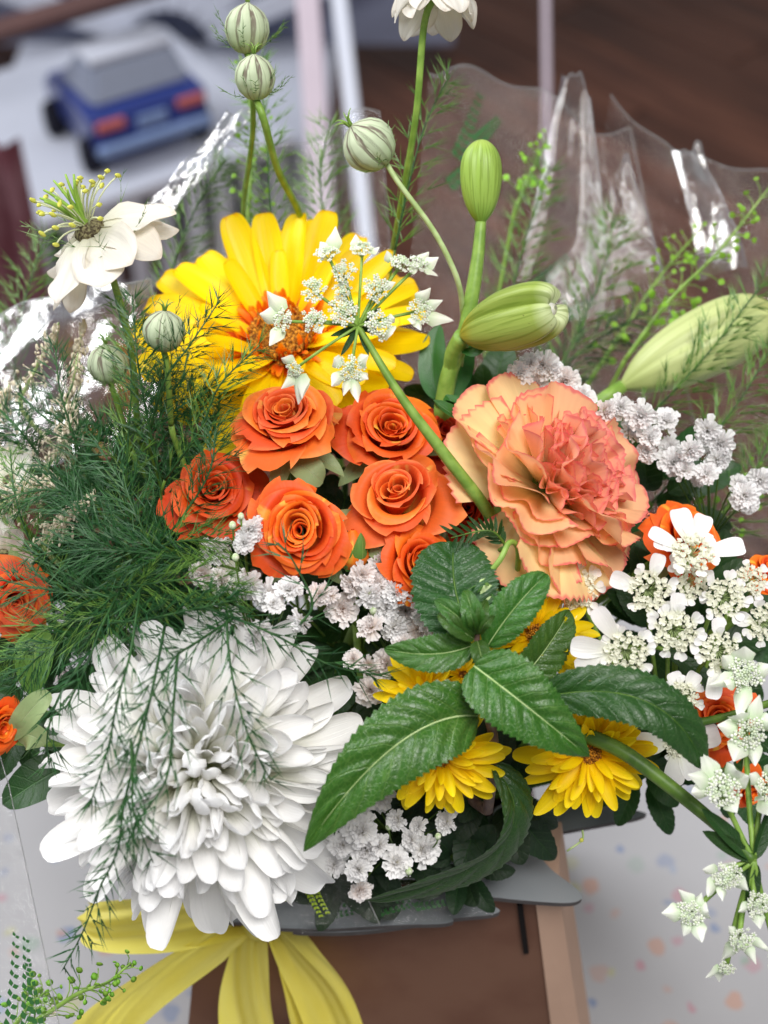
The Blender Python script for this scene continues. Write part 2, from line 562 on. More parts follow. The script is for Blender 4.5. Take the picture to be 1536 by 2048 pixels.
def lily_mat(name, a, b, c, vs=0.55):
    k = NT(name)
    u, v = k.uv()
    g = k.m('ABSOLUTE', k.m('SINE', k.m('MULTIPLY', u, PI * 3)))
    st = k.uvn(60.0, 1.5, 3.0)
    col = k.ramp(v, [(0, a), (0.25, b), (0.85, b), (1.0, c)])
    col = k.mix(k.m('MULTIPLY', k.fac(st, 0.48, 0.62), vs), col, S(112, 134, 44))
    sp = k.uvn(50.0, 26.0, 1.0)
    col = k.mix(k.m('MULTIPLY', k.fac(sp, 0.76, 0.80), 0.7), col, S(70, 60, 30))
    return k.finish(col, 0.42, 0.4, 0.2, None, st, 0.0006, 0.3)


M_LILY = lily_mat('lily_bud_green', S(176, 164, 44), S(152, 172, 80), S(210, 220, 170))
M_LILY2 = lily_mat('lily_bud_upright', S(120, 164, 60), S(156, 188, 84), S(178, 200, 100))
M_LILY_PALE = lily_mat('lily_bud_pale', S(176, 190, 116), S(196, 206, 140), S(206, 206, 130), 0.2)


def pod_mat():
    k = NT('nigella_pod_skin')
    u, v = k.uv()
    st = k.uvn(30, 3)
    a = k.m('FRACT', k.m('ADD', k.m('MULTIPLY', u, 8.0), k.m('MULTIPLY', k.m('SUBTRACT', st, 0.5), 0.9)))
    tri = k.m('ABSOLUTE', k.m('SUBTRACT', a, 0.5))
    f = k.m('SUBTRACT', 1.0, k.fac(tri, 0.02, 0.15))
    a2 = k.m('ABSOLUTE', k.m('SUBTRACT', k.m('FRACT', k.m('ADD', k.m('MULTIPLY', u, 16.0), k.m('ADD', v, 0.3))), 0.5))
    f2 = k.m('MULTIPLY', k.m('SUBTRACT', 1.0, k.fac(a2, 0.0, 0.12)), 0.45)
    col = k.ramp(v, [(0, S(150, 176, 112)), (0.4, S(198, 212, 178)), (1, S(206, 212, 184))])
    col = k.mix(k.m('MULTIPLY', f2, 0.8), col, S(120, 140, 96))
    col = k.mix(k.m('MULTIPLY', f, k.ramp(v, [(0, (0.2,) * 3), (0.5, (0.75,) * 3), (1, (0.95,) * 3)])), col, S(92, 58, 60))
    return k.finish(col, 0.55, 0.3, 0.25, None, k.m('SUBTRACT', st, f), 0.0006, 0.5)


M_POD = pod_mat()
M_STAMEN = plain_mat('stamen_yellow', S(214, 214, 96), 0.6, 0.3, 0.2, 500, 0.3, 0.2)
M_FILAMENT = plain_mat('pale_filament', S(222, 226, 190), 0.6, 0.3, 0.3, 300, 0.1, 0.1)
M_PISTIL = plain_mat('green_pistil', S(150, 186, 80), 0.5, 0.3, 0.2, 300, 0.3, 0.2)
M_DARKEYE = plain_mat('dark_eye', S(66, 54, 40), 0.7, 0.2, 0.0, 900, 0.8, 0.5, col2=S(130, 124, 90))
M_ASTILBE = plain_mat('cream_floret', S(232, 222, 200), 0.7, 0.2, 0.25, 500, 0.3, 0.3)
M_BUDROSE = leaf_mat('rose_bud_sepal', S(96, 140, 60), S(150, 176, 100), nvein=2, lat=0.3, trans=0.15)


def cello_mat(name, tint=0.985, rough=0.06, boost=1.0, cloud=0.0, bstr=0.8):
    k = NT(name)
    tr = k.n('BsdfTransparent', {0: (tint, tint, tint, 1)})
    gl = k.n('BsdfGlossy', {0: (1, 1, 1, 1), 'Roughness': rough})
    nz = k.noise(130.0, k.n('TexCoord').outputs['Object'], 6.0, 0.6)
    bp = k.n('Bump', {'Height': nz, 'Distance': 0.003, 'Strength': bstr}).outputs[0]
    k.set(gl.inputs['Normal'], bp)
    fr = k.n('Fresnel', {0: 1.5, 1: bp}).outputs[0]
    f = k.m('MINIMUM', k.m('MULTIPLY', fr, boost), 1.0)
    mx = k.n('MixShader', {0: f, 1: tr.outputs[0], 2: gl.outputs[0]})
    res = mx.outputs[0]
    if cloud:
        df = k.n('BsdfTranslucent', {0: (0.9, 0.92, 0.95, 1)})
        res = k.n('MixShader', {0: cloud, 1: res, 2: df.outputs[0]}).outputs[0]
    k.t.links.new(res, k.out.inputs[0])
    return k.mat


M_CELLO = cello_mat('clear_cellophane', 0.985, 0.09, 0.75, 0.0)
M_CELLO_SHINY = cello_mat('shiny_cellophane', 0.97, 0.13, 6.0, 0.06, 0.42)
M_CELLO_RIM = cello_mat('cellophane_rim', 0.97, 0.25, 3.0, 0.30)
M_CELLO_FOLD = cello_mat('folded_cellophane', 0.98, 0.12, 2.6, 0.02, 0.6)
M_PRINT = plain_mat('green_print', S(44, 96, 44), 0.5, 0.3, 0.25, 200, 0.4, 0.1)
M_PRINT_YEL = plain_mat('lime_print', S(150, 180, 30), 0.5, 0.3, 0.25, 200, 0.4, 0.1)
M_GREYCARD = plain_mat('grey_card', S(120, 124, 128), 0.35, 0.5, 0.0, 30, 0.12, 0.1, 0.0003, coat=0.3)
M_BROWNCARD = plain_mat('brown_card', S(112, 80, 64), 0.75, 0.2, 0.0, 25, 0.22, 0.2, 0.0003, col2=S(98, 66, 52))
M_TANCARD = plain_mat('tan_card', S(184, 152, 132), 0.8, 0.2, 0.0, 60, 0.15, 0.2)
M_FLUTE = plain_mat('card_flutes', S(84, 80, 80), 0.85, 0.1, 0.0, 300, 0.6, 0.5)
M_BLACK = plain_mat('black_slot', S(24, 20, 20), 0.8, 0.1)


def ribbon_mat():
    k = NT('yellow_ribbon')
    tc = k.n('TexCoord').outputs['Object']
    nz = k.noise(40.0, tc, 4.0)
    col = k.mix(nz, S(244, 230, 90), S(250, 242, 140))
    return k.finish(col, 0.4, 0.4, 0.5, None, nz, 0.0008, 0.35)


M_RIB = ribbon_mat()


def cloth_mat():
    k = NT('confetti_tablecloth')
    tc = k.n('TexCoord').outputs['Object']
    base = k.mix(k.noise(14.0, tc, 3.0), S(152, 151, 154), S(168, 167, 170))
    col = base
    for sc_, thr, off in ((30.0, 0.17, 0.0), (43.0, 0.13, 7.3)):
        mp = k.n('Mapping', {0: tc, 1: (off, off * 0.7, 0)})
        wrp = k.n('VectorMath', {0: mp, 1: k.n('VectorMath', {0: k.n('TexNoise', {'Vector': mp.outputs[0], 'Scale': 160.0}).outputs[1], 'Scale': 0.006}, operation='SCALE').outputs[0]}, operation='ADD')
        vo = k.n('TexVoronoi', {'Vector': wrp.outputs[0], 'Scale': sc_, 'Randomness': 0.9}, voronoi_dimensions='2D')
        sp = k.n('SeparateColor', {0: vo.outputs[1]})
        dots = k.ramp(sp.outputs[0], [(0, S(176, 138, 122)), (0.22, S(112, 126, 156)), (0.45, S(170, 126, 136)), (0.6, S(130, 144, 168)), (0.78, S(166, 164, 126)), (0.9, S(136, 152, 142))], 'CONSTANT')
        f = k.m('MULTIPLY', k.m('SUBTRACT', 1.0, k.fac(vo.outputs[0], thr * 0.7, thr)), k.m('MULTIPLY_ADD', sp.outputs[1], 0.5, 0.35))
        f = k.m('MULTIPLY', f, k.m('GREATER_THAN', sp.outputs[2], 0.3))
        col = k.mix(f, col, dots)
    weave = k.noise(700.0, tc, 2.0)
    return k.finish(col, 0.6, 0.3, 0.0, None, weave, 0.0003, 0.3)


def wood_mat():
    k = NT('dark_floor_wood')
    tc = k.n('TexCoord').outputs['Object']
    info = k.n('ObjectInfo')
    mp = k.n('Mapping', {0: tc, 3: (1.2, 16.0, 3.0)})
    va = k.n('VectorMath', {0: mp, 1: k.n('CombineXYZ', {0: k.m('MULTIPLY', info.outputs['Random'], 50.0)})}, operation='ADD')
    g = k.noise(2.2, va.outputs[0], 5.0, 0.6)
    col = k.ramp(g, [(0.25, S(58, 32, 25)), (0.5, S(92, 56, 42)), (0.75, S(124, 80, 62))])
    col = k.hsv(col, 0.5, 1.0, k.m('ADD', 0.7, k.m('MULTIPLY', info.outputs['Random'], 0.75)))
    return k.finish(col, 0.5, 0.35, 0.0, None, g, 0.002, 0.3)


M_CLOTH = cloth_mat()
M_WOOD = wood_mat()
M_WHITE = plain_mat('white_paint', S(206, 210, 224), 0.5, 0.4, 0.0, 20, 0.1, 0.1)
M_WHITEPINK = plain_mat('pinkish_white_paint', S(192, 178, 190), 0.5, 0.4, 0.0, 20, 0.15, 0.1)
M_GREYBLUE = plain_mat('grey_blue_paint', S(138, 144, 168), 0.7, 0.3)
M_SHADOWGREY = plain_mat('shade_grey', S(84, 86, 98), 0.7, 0.3)
M_BLUE = plain_mat('blue_car_paint', S(44, 62, 136), 0.3, 0.5, 0.0, 12, 0.2, 0.05, coat=0.5)
M_BLUE_LT = plain_mat('pale_blue_trim', S(136, 160, 206), 0.4, 0.5)
M_RED = plain_mat('red_lamp', S(206, 110, 104), 0.3, 0.5)
M_GLASSDK = plain_mat('car_glass', S(150, 158, 178), 0.15, 0.6)
M_TYRE = plain_mat('black_tyre', S(28, 28, 40), 0.8, 0.2)
M_MAROON = plain_mat('maroon_fabric', S(116, 66, 76), 0.8, 0.2, 0.0, 8, 0.5, 0.2, col2=S(140, 104, 112))
M_BROWNBEAM = plain_mat('red_brown_wood', S(88, 58, 56), 0.6, 0.3, 0.0, 20, 0.4, 0.2)

# ------------------------------------------------------------------ the setting
TABLE_Z = 0.0
FLOOR_Z = -0.74


def onfloor(px, py, z=FLOOR_Z):
    d = (P(px, py, 1.0) - CAM)
    return CAM + d * ((z - CAM.z) / d.z)


bm = boxbm(1.5, 0.95, 0.03, 0.006)
me = bpy.data.meshes.new('tabletop'); bm.to_mesh(me); bm.free()
tb = part('table', me, M_CLOTH)
tb.location = (0.15, -0.35, TABLE_Z - 0.0155)
tb['kind'] = 'structure'

fl = part('floor', mk('floor', [(-6, -2, 0), (6, -2, 0), (6, 9, 0), (-6, 9, 0)], [[0, 1, 2, 3]], smooth=False), M_BROWNBEAM)
fl.location = (0, 0, FLOOR_Z - 0.02)
fl['kind'] = 'structure'
a0 = onfloor(1180, 150); b0 = onfloor(1536, 320)
dv = (b0 - a0); dv.z = 0
PA = math.atan2(dv.y, dv.x)
plank_me = box_mesh('plank', 1.192, 0.135, 0.02, 0.002, 1)
ux = Vector((math.cos(PA), math.sin(PA), 0)); uy = Vector((-math.sin(PA), math.cos(PA), 0))
cen = onfloor(900, 250)
for j in range(-11, 12):
    for i in range(-4, 4):
        c = cen + ux * (i * 1.196 + (j % 3) * 0.41) + uy * (j * 0.139)
        if c.y < 0.15 or abs(c.x) > 2.9: continue
        o = part('plank', plank_me, M_WOOD, fl)
        o.location = (c.x, c.y, 0.0085)
        o.rotation_euler = (0, 0, PA)

# blurred furniture behind, upper part of the picture
def bx(name, parent, c, s, mat, rz=0.0, bev=0.004, rx=0.0, ry=0.0):
    o = part(name, box_mesh(name, *s, bev), mat, parent)
    o.location = c
    o.rotation_euler = (rx, ry, rz)
    return o


# white slatted crate under the car
CD = 2.30
base = P(285, 352, CD)
YAW = R(34)
crate = thing('slatted_crate', 'white slatted crate standing on the floor under the blue car', 'crate', mat=T(base.x, base.y, FLOOR_Z) @ RZ(YAW))
hz = base.z - FLOOR_Z
bx('top', crate, (0.02, 0.22, hz - 0.012), (0.52, 0.5, 0.024), M_WHITE)
for k in range(9):
    bx('slat', crate, (-0.20 + k * 0.055, -0.02, hz - 0.125), (0.030, 0.014, 0.20), M_WHITE)
bx('rail', crate, (0.02, -0.014, hz - 0.24), (0.52, 0.02, 0.035), M_WHITE)
bx('side_panel', crate, (-0.252, 0.215, hz / 2 - 0.02), (0.018, 0.48, hz - 0.03), M_WHITE)
bx('side_panel', crate, (0.292, 0.215, hz / 2 - 0.02), (0.018, 0.48, hz - 0.03), M_WHITE)
bx('bottom_panel', crate, (0.02, -0.002, (hz - 0.26) / 2), (0.52, 0.02, hz - 0.27), M_WHITE)
bx('inside_shade', crate, (0.02, 0.08, hz - 0.13), (0.50, 0.01, 0.22), M_SHADOWGREY)  # dark sheet standing in for the shade behind the slats

# blue toy car, its tail towards the viewer
car = thing('toy_car', 'blue toy car with two red tail lights, out of focus on the white crate', 'toy car', mat=T(base.x + 0.02, base.y + 0.04, base.z) @ RZ(YAW) @ Matrix.Diagonal((0.76, 0.46, 0.74, 1)))


def car_body():
    prof_ = [(-0.0, 0.045), (0.0, 0.125), (0.02, 0.15), (0.12, 0.16), (0.36, 0.15), (0.46, 0.13), (0.47, 0.05)]
    V = []; F = []
    ws = [0.13, 0.14, 0.138, 0.135, 0.135, 0.125, 0.12]
    for (y, z), w in zip(prof_, ws):
        V += [(-w, y, z), (w, y, z)]
    n = len(prof_)
    for i in range(n - 1):
        F.append([2 * i, 2 * i + 1, 2 * i + 3, 2 * i + 2])
    F.append([2 * i for i in range(n)][::-1]); F.append([2 * i + 1 for i in range(n)]); F.append([0, 2 * n - 2, 2 * n - 1, 1])
    bm = bmesh.new()
    vs = [bm.verts.new(v) for v in V]
    for f in F: bm.faces.new([vs[i] for i in f])
    bmesh.ops.recalc_face_normals(bm, faces=bm.faces)
    bmesh.ops.bevel(bm, geom=bm.edges[:], offset=0.012, segments=3, affect='EDGES')
    me = bpy.data.meshes.new('body'); bm.to_mesh(me); bm.free()
    return me


part('body', car_body(), M_BLUE, car)
V = [(-0.12, 0.05, 0.15), (0.12, 0.05, 0.15), (0.12, 0.34, 0.15), (-0.12, 0.34, 0.15), (-0.092, 0.10, 0.235), (0.092, 0.10, 0.235), (0.092, 0.24, 0.235), (-0.092, 0.24, 0.235)]
bm = bmesh.new(); vs = [bm.verts.new(v) for v in V]
for f in ([0, 1, 5, 4], [1, 2, 6, 5], [2, 3, 7, 6], [3, 0, 4, 7], [4, 5, 6, 7], [3, 2, 1, 0]): bm.faces.new([vs[i] for i in f])
bmesh.ops.bevel(bm, geom=bm.edges[:], offset=0.012, segments=2, affect='EDGES')
me = bpy.data.meshes.new('cabin'); bm.to_mesh(me); bm.free()
part('cabin', me, M_GLASSDK, car)
bx('roof', car, (0, 0.17, 0.238), (0.19, 0.14, 0.014), M_WHITE)
for x in (-0.085, 0.085):
    bx('tail_light', car, (x * 1.12, -0.004, 0.126), (0.066, 0.02, 0.022), M_RED, bev=0.006)
bx('bumper', car, (0, -0.014, 0.072), (0.27, 0.03, 0.026), M_BLUE_LT, bev=0.008)
bx('number_plate', car, (0, -0.006, 0.112), (0.07, 0.012, 0.03), M_BLUE_LT)
for x in (-0.13, 0.13):
    for y in (0.07, 0.38):
        V_, F_, U_ = lathe([(0.0, -0.02), (0.04, -0.02), (0.045, -0.01), (0.045, 0.01), (0.04, 0.02), (0.0, 0.02)], 20)
        w = part('wheel', mk('wheel', V_, F_, U_), M_TYRE, car)
        w.location = (x, y, 0.045); w.rotation_euler = (0, PI / 2, 0)

# white fan of slats behind the car (a slatted chair back)
fanb = P(330, 150, 2.62)
fan_t = thing('slatted_chair', 'white slatted chair with a fanned back behind the blue car', 'chair', mat=T(fanb.x, fanb.y, FLOOR_Z))
fz = fanb.z - FLOOR_Z
for k in range(15):
    ang = R(-68 + k * 9.6)
    o = bx('slat', fan_t, (math.sin(ang) * 0.34, 0.10 + 0.05 * (k % 2), fz + math.cos(ang) * 0.34), (0.044, 0.016, 0.52), M_WHITE, ry=ang)
bx('back_panel', fan_t, (0, 0.22, fz + 0.35), (1.1, 0.012, 0.8), M_GREYBLUE)
bx('seat', fan_t, (0, 0.0, fz - 0.05), (0.62, 0.4, 0.035), M_WHITE)
for x in (-0.27, 0.27):
    for y in (-0.16, 0.16):
        bx('leg', fan_t, (x, y, (fz - 0.07) / 2), (0.035, 0.035, fz - 0.07), M_WHITE)
wc = P(180, 0, 3.3)
wall = part('wall', box_mesh('wall', 1.9, 0.04, 2.6), M_WHITE); wall.location = (wc.x - 0.62, wc.y + 0.25, FLOOR_Z + 1.3); wall['kind'] = 'structure'
p = P(215, -2, 2.2); q = P(40, 50, 2.2)
mid_ = (p + q) / 2
o = part('wooden_rail', box_mesh('wooden_rail', 0.42, 0.03, 0.035, 0.004), M_BROWNBEAM)
o.matrix_basis = frame(mid_ + (p - q) * 0.5, D(0, 0, 1), (p - q))
tag(o, 'dark red brown wooden rail crossing the top corner above the chair', 'rail')
# maroon cushion, lower left behind
c = P(-10, 560, 1.9)
cu = part('maroon_curtain', mk('maroon_curtain', *(lambda V, F, U: (V, F, U))(*(
    np.array([(x * 0.26, 0.012 * math.sin(x * 40), y * 0.42) for y in np.linspace(-0.5, 0.5, 6) for x in np.linspace(-0.5, 0.5, 40)]),
    gridfaces(39, 5), np.zeros((240, 2))))), M_MAROON)
cu.location = (c.x - 0.06, c.y, c.z)
tag(cu, 'maroon hanging curtain at the picture edge below the rail', 'curtain')

# pale legs of a stool in front of the dark floor
for lab, (x0, y0), (x1, y1), w, mt, dd in (
        ('wide pinkish white post rising behind the twin seed pods', (612, -60), (640, 350), 0.030, M_WHITEPINK, 1.75),
        ('narrow bluish white post rising left of the top white nigella', (672, -60), (706, 238), 0.020, M_WHITE, 1.75),
        ('thin grey post rising above the printed green leaves', (1091, -60), (1093, 120), 0.010, M_WHITEPINK, 1.95)):
    a = P(x0, y0, dd); b = P(x1, y1, dd)
    b = a + (b - a) * 2.2
    o = part('white_post', box_mesh('white_post', w, w, (a - b).length, 0.003), mt)
    o.matrix_basis = frame((a + b) / 2, a - b)
    tag(o, lab, 'post', 'pale posts behind the bouquet')

# ------------------------------------------------------------------ the box that holds the bouquet
BX, BY = 0.0, -0.150
BT = 0.205


def tapered(wt, dt, wb, db, h, th):
    V = []
    for (w, d, z) in ((wb, db, 0.0), (wt, dt, h), (wt - 2 * th, dt - 2 * th, h), (wb - 2 * th, db - 2 * th, 0.004)):
        V += [(-w / 2, -d / 2, z), (w / 2, -d / 2, z), (w / 2, d / 2, z), (-w / 2, d / 2, z)]
    F = []
    for r in range(3):
        for i in range(4):
            a = r * 4 + i; b = r * 4 + (i + 1) % 4
            F.append([a, b, b + 4, a + 4])
    F.append([3, 2, 1, 0]); F.append([12, 13, 14, 15])
    return mk('carton_body', V, F, smooth=False)


BX = -0.006
carton = thing('flower_box', 'brown cardboard flower box with grey petal shaped flaps holding the bouquet', 'box', mat=T(BX, BY, TABLE_Z))
part('body', tapered(0.132, 0.132, 0.190, 0.170, BT, 0.003), M_BROWNCARD, carton)
# tan side strip: the folded right edge
V = np.array([(0.0650, -0.0668, BT + 0.001), (0.0745, -0.0650, BT + 0.001), (0.110, -0.0850, 0.0), (0.0945, -0.0868, 0.0)])
Vb = V + np.array([0.004, 0.03, 0])
part('folded_edge', mk('folded_edge', np.vstack([V, Vb]), [[0, 1, 2, 3], [1, 5, 6, 2], [0, 4, 5, 1], [3, 2, 6, 7], [4, 0, 3, 7], [7, 6, 5, 4]], smooth=False), M_TANCARD, carton)
sl = part('slot', box_mesh('slot', 0.0022, 0.002, 0.034), M_BLACK, carton)
sl.location = (0.0622, -0.0688, BT - 0.024); sl.rotation_euler = (R(-5.5), R(-8.0), 0)


def flap(pts, depth_pts, th=0.0032):
    """a tongue of corrugated card: outline given by photo pixels with a depth for each"""
    W = [P(x, y, d) for (x, y), d in zip(pts, depth_pts)]
    n = len(W)
    c = sum(W, Vector()) / n
    nrm = Vector()
    for i in range(n):
        nrm += (W[i] - c).cross(W[(i + 1) % n] - c)
    nrm.normalize()
    if nrm.dot(-FWD) < 0: nrm = -nrm
    V = W + [w - nrm * th for w in W]
    F = [list(range(n)), [n + i for i in range(n)][::-1]]
    mi = [0, 0]
    for i in range(n):
        F.append([(i + 1) % n, i, n + i, n + (i + 1) % n]); mi.append(1)
    return mk('flap', [list(v) for v in V], F, smooth=False, mi=mi)


def rounded(pts, n=8):
    """smooth closed outline through pixel corners"""
    p = np.array(pts, dtype=float)
    q = np.vstack([p[-1], p, p[0], p[1]])
    out = []
    for i in range(len(p)):
        a, b, c, d = q[i:i + 4]
        for k in range(n):
            f = k / n
            out.append(tuple(0.5 * ((2 * b) + (c - a) * f + (2 * a - 5 * b + 4 * c - d) * f * f + (3 * b - a - 3 * c + d) * f ** 3)))
    return out


FL = [([(900, 1690), (1050, 1700), (1110, 1745), (1158, 1782), (1160, 1800), (1120, 1806), (1000, 1796), (900, 1780)], 0.532),
      ([(1000, 1610), (1150, 1600), (1278, 1622), (1282, 1634), (1200, 1650), (1060, 1672), (1000, 1660)], 0.555),
      ([(420, 1740), (560, 1730), (660, 1790), (680, 1832), (560, 1840), (440, 1842), (380, 1810)], 0.545),
      ([(560, 1760), (760, 1770), (890, 1828), (896, 1846), (800, 1850), (640, 1858), (510, 1852), (505, 1838)], 0.538),
      ([(620, 1790), (860, 1780), (985, 1812), (988, 1828), (900, 1838), (735, 1862), (600, 1864), (590, 1850)], 0.541)]
for pts, d in FL:
    o = rounded(pts)
    ymin = min(q[1] for q in o)
    dep = [d + 0.00022 * (1860 - q[1]) * 0.6 for q in o]
    partw('flap', flap(o, dep), [M_GREYCARD, M_FLUTE], carton)
# ------------------------------------------------------------------ flower builders
CONV = Vector((BX, BY + 0.015, 0.10))        # where the stems gather inside the box


def stem_to_box(t, p, axis, r, mat=None, name='stem', root=None, k=0.05):
    p = Vector(p); a = Vector(axis).normalized()
    c = CONV + Vector((rng.uniform(-0.03, 0.03), rng.uniform(-0.03, 0.03), rng.uniform(-0.05, 0.0)))
    dd = (p - c).length
    path = bez(p, p - a * min(k, dd * 0.4), c + Vector((0, 0, min(0.12, dd * 0.5))), c, 18)
    V, F, U = tube(path, r, 8)
    return partw(name, mk(name, V, F, U), mat or M_STEM, t)


# ---- rose
def rose_petal(t, seed, open_=1.0):
    r = np.random.default_rng(abs(int(seed)))
    nu, nv = 20, 18
    u = np.linspace(-1, 1, nu + 1); v = np.linspace(0, 1, nv + 1)
    U, V = np.meshgrid(u, v)
    ro = 0.06 + 0.56 * t ** 0.9
    half = R(140) * (1 - t) ** 1.6 + R(64)
    s_ = 1 if r.random() < 0.5 else -1
    rim = 1 - (0.10 + 0.16 * t) * np.abs(U) ** 2.0 + (0.02 - 0.008 * t) * np.sin(U * 3 + r.uniform(0, 6)) + 0.02 * t * np.exp(-(U / 0.2) ** 2)
    VV = V * rim
    close = np.clip(1 - t / 0.4, 0, 1)
    lip = np.clip((VV - 0.55) / 0.45, 0, 1.2)
    flare = open_ * (0.06 + 0.50 * np.clip((t - 0.1) / 0.9, 0, 1) ** 1.7)
    rad = ro * (1 - (1 - np.clip(VV * 1.2, 0, 1)) ** 2.4) ** 0.75
    rad = rad + flare * lip ** 2.0 - 0.22 * close * ro * lip
    # spiral: one edge tucked in, one standing out; soft waves along the rim
    rad = rad * (1 + 0.22 * s_ * U * (0.4 + 0.6 * (1 - t))) + (0.02 + 0.05 * t) * np.sin(U * 2.6 + r.uniform(0, 6)) * lip
    ztop = 0.36 + 0.20 * np.sin(PI * np.clip(t * 1.1, 0, 1)) - 0.40 * open_ * t ** 2.6 + r.uniform(-.04, .04)
    zz = -0.62 + (ztop + 0.62) * (1 - (1 - VV) ** 1.3)
    zz = zz - open_ * (0.03 + 0.26 * t ** 1.6) * lip ** 3.0 + 0.03 * np.sin(U * 3.4 + r.uniform(0, 6)) * lip
    if t > 0.3:
        k = np.clip((s_ * U - 0.25) / 0.75, 0, 1) * lip
        rad = rad + 0.15 * k * open_ * t
        zz = zz - 0.13 * k * open_ * t
    roll = np.clip((lip - 0.80) / 0.25, 0, 1)
    rad = rad + (0.035 + 0.05 * t) * roll
    zz = zz - (0.05 + 0.06 * t) * roll ** 2
    A = U * half * (0.5 + 0.5 * np.clip(VV * 1.6, 0, 1))
    X = rad * np.sin(A); Y = rad * np.cos(A)
    return np.stack([X, Y, zz], -1).reshape(-1, 3), gridfaces(nu, nv), np.stack([(U + 1) / 2, V], -1).reshape(-1, 2)


ROSE_MESH = {}


def rose(label, px, py, d, rad_px, axis, mat, n=24, open_=1.0, var=0, sepals=(), group='orange spray roses', stem=True, rot=0.0):
    Rm = rad_px / FPX * d
    loc = P(px, py, d)
    t = thing('rose', label, 'rose', mat=frame(loc, axis) @ RZ(rot), group=group)
    for i in range(n):
        key = (i, n, round(open_, 2), var, mat.name)
        if key not in ROSE_MESH:
            me = mk('rose_petal', *rose_petal(i / (n - 1), var * 100 + i, open_))
            me.materials.append(mat)
            ROSE_MESH[key] = me
        tl = 0.03 + 0.07 * i / n
        part('petal', ROSE_MESH[key], None, t, Matrix.Diagonal((0.90, 1.06, 1, 1)) @ T(random.uniform(-.03, .03) * Rm, random.uniform(-.03, .03) * Rm, 0) @ RZ(i * 2.39996 + random.uniform(-.3, .3)) @ RX(random.uniform(-tl, tl)) @ RY(random.uniform(-tl, tl)) @ SC(Rm))
    # hip and sepals
    V, F, U = lathe([(0.02, -0.95), (0.14, -0.92), (0.2, -0.78), (0.22, -0.66), (0.34, -0.58), (0.2, -0.5)], 14)
    part('rose_hip', mk('rose_hip', V * Rm, F, U), M_STEM, t)
    for k in range(5):
        pm = petal_mesh('sepal', Rm * 0.95, Rm * 0.4, prof(0.5, 0.9), 4, 7, bend=-1.1, cup=0.7, seed=k)
        part('sepal', pm, M_SEPAL, t, RZ(k * 1.2566) @ T(0, Rm * 0.2, -Rm * 0.62) @ RX(R(20)))
    if stem:
        stem_to_box(t, loc - Vector(axis).normalized() * Rm * 0.9, axis, 0.0022)
    return t


# ---- gerbera
def gerbera(label, px, py, d, rad_px, axis, rot=0.0):
    Rm = rad_px / FPX * d
    loc = P(px, py, d)
    t = thing('gerbera', label, 'gerbera', mat=frame(loc, axis) @ RZ(rot))
    pf = prof(0.46, 0.24, 0.3)
    ms = [petal_mesh('gerbera_petal', Rm * 0.87, Rm * 0.235, pf, 8, 16, bend=b, bp=1.6, cup=c, ribs=0.006, nrib=2.0, edge=0.02, seed=s, twist=tw)
          for s, (b, c, tw) in enumerate([(-0.35, 0.5, 0.0), (-0.2, 0.8, 0.12), (0.1, 0.6, -0.1), (-0.5, 0.4, 0.1), (-0.1, 0.9, 0.0), (0.25, 0.5, 0.15)])]
    for m in ms: m.materials.append(M_GERB)
    for row, (n, el, r0, sc) in enumerate(((25, 11, 0.15, 1.0), (22, 23, 0.14, 0.97), (9, 38, 0.13, 0.62))):
        for i in range(n):
            a = 2 * PI * (i + 0.5 * row + random.uniform(-.18, .18)) / n
            part('petal', ms[random.randrange(6)], None, t,
                 RZ(a) @ T(0, Rm * r0, Rm * 0.02 * row) @ RX(R(el + random.uniform(-5, 5))) @ RY(random.uniform(-.2, .2)) @ SC(sc * random.uniform(0.92, 1.04)))
    rm = [petal_mesh('ring_petal', Rm * 0.20, Rm * 0.05, prof(0.5, 0.45, 0.3), 2, 5, bend=b, cup=0.8, seed=9) for b in (-0.5, 0.3, 0.9)]
    for m in rm: m.materials.append(M_GERB_RING)
    for i in range(110):
        a = i * 2.39996
        q = i / 110
        part('ring_petal', rm[i % 3], None, t, RZ(a) @ T(0, Rm * (0.15 + 0.09 * q), Rm * 0.05) @ RX(R(66 - 42 * q + random.uniform(-10, 10))) @ SC(random.uniform(0.8, 1.2)))
    V, F, U = lathe([(Rm * 0.26, -Rm * 0.02), (Rm * 0.24, Rm * 0.05), (Rm * 0.16, Rm * 0.085), (Rm * 0.08, Rm * 0.08), (0.0005, Rm * 0.06)], 24)
    disc = part('disc', mk('disc', V, F, U), M_DISC, t)
    ac = Acc()
    for i in range(260):
        q = math.sqrt(i / 260)
        a = i * 2.39996
        h = Rm * (0.09 + 0.035 * q) * random.uniform(0.85, 1.15)
        x, y = Rm * 0.2 * q * math.cos(a), Rm * 0.2 * q * math.sin(a)
        p0 = np.array([x, y, Rm * 0.05]); p1 = np.array([x * 1.08, y * 1.08, Rm * 0.05 + h])
        V, F, U = tube([p0, (p0 + p1) / 2, p1], [Rm * 0.008, Rm * 0.008, Rm * 0.012], 5)
        ac.add(V, F, U)
    part('disc_florets', ac.mesh('disc_florets'), M_DISC, disc, kind='stuff')
    V, F, U = lathe([(0.003, -Rm * 0.16), (Rm * 0.12, -Rm * 0.14), (Rm * 0.2, -Rm * 0.03), (Rm * 0.16, Rm * 0.02)], 18)
    part('calyx', mk('calyx', V, F, U), M_STEM, t)
    stem_to_box(t, loc - Vector(axis).normalized() * Rm * 0.14, axis, 0.0032)
    return t


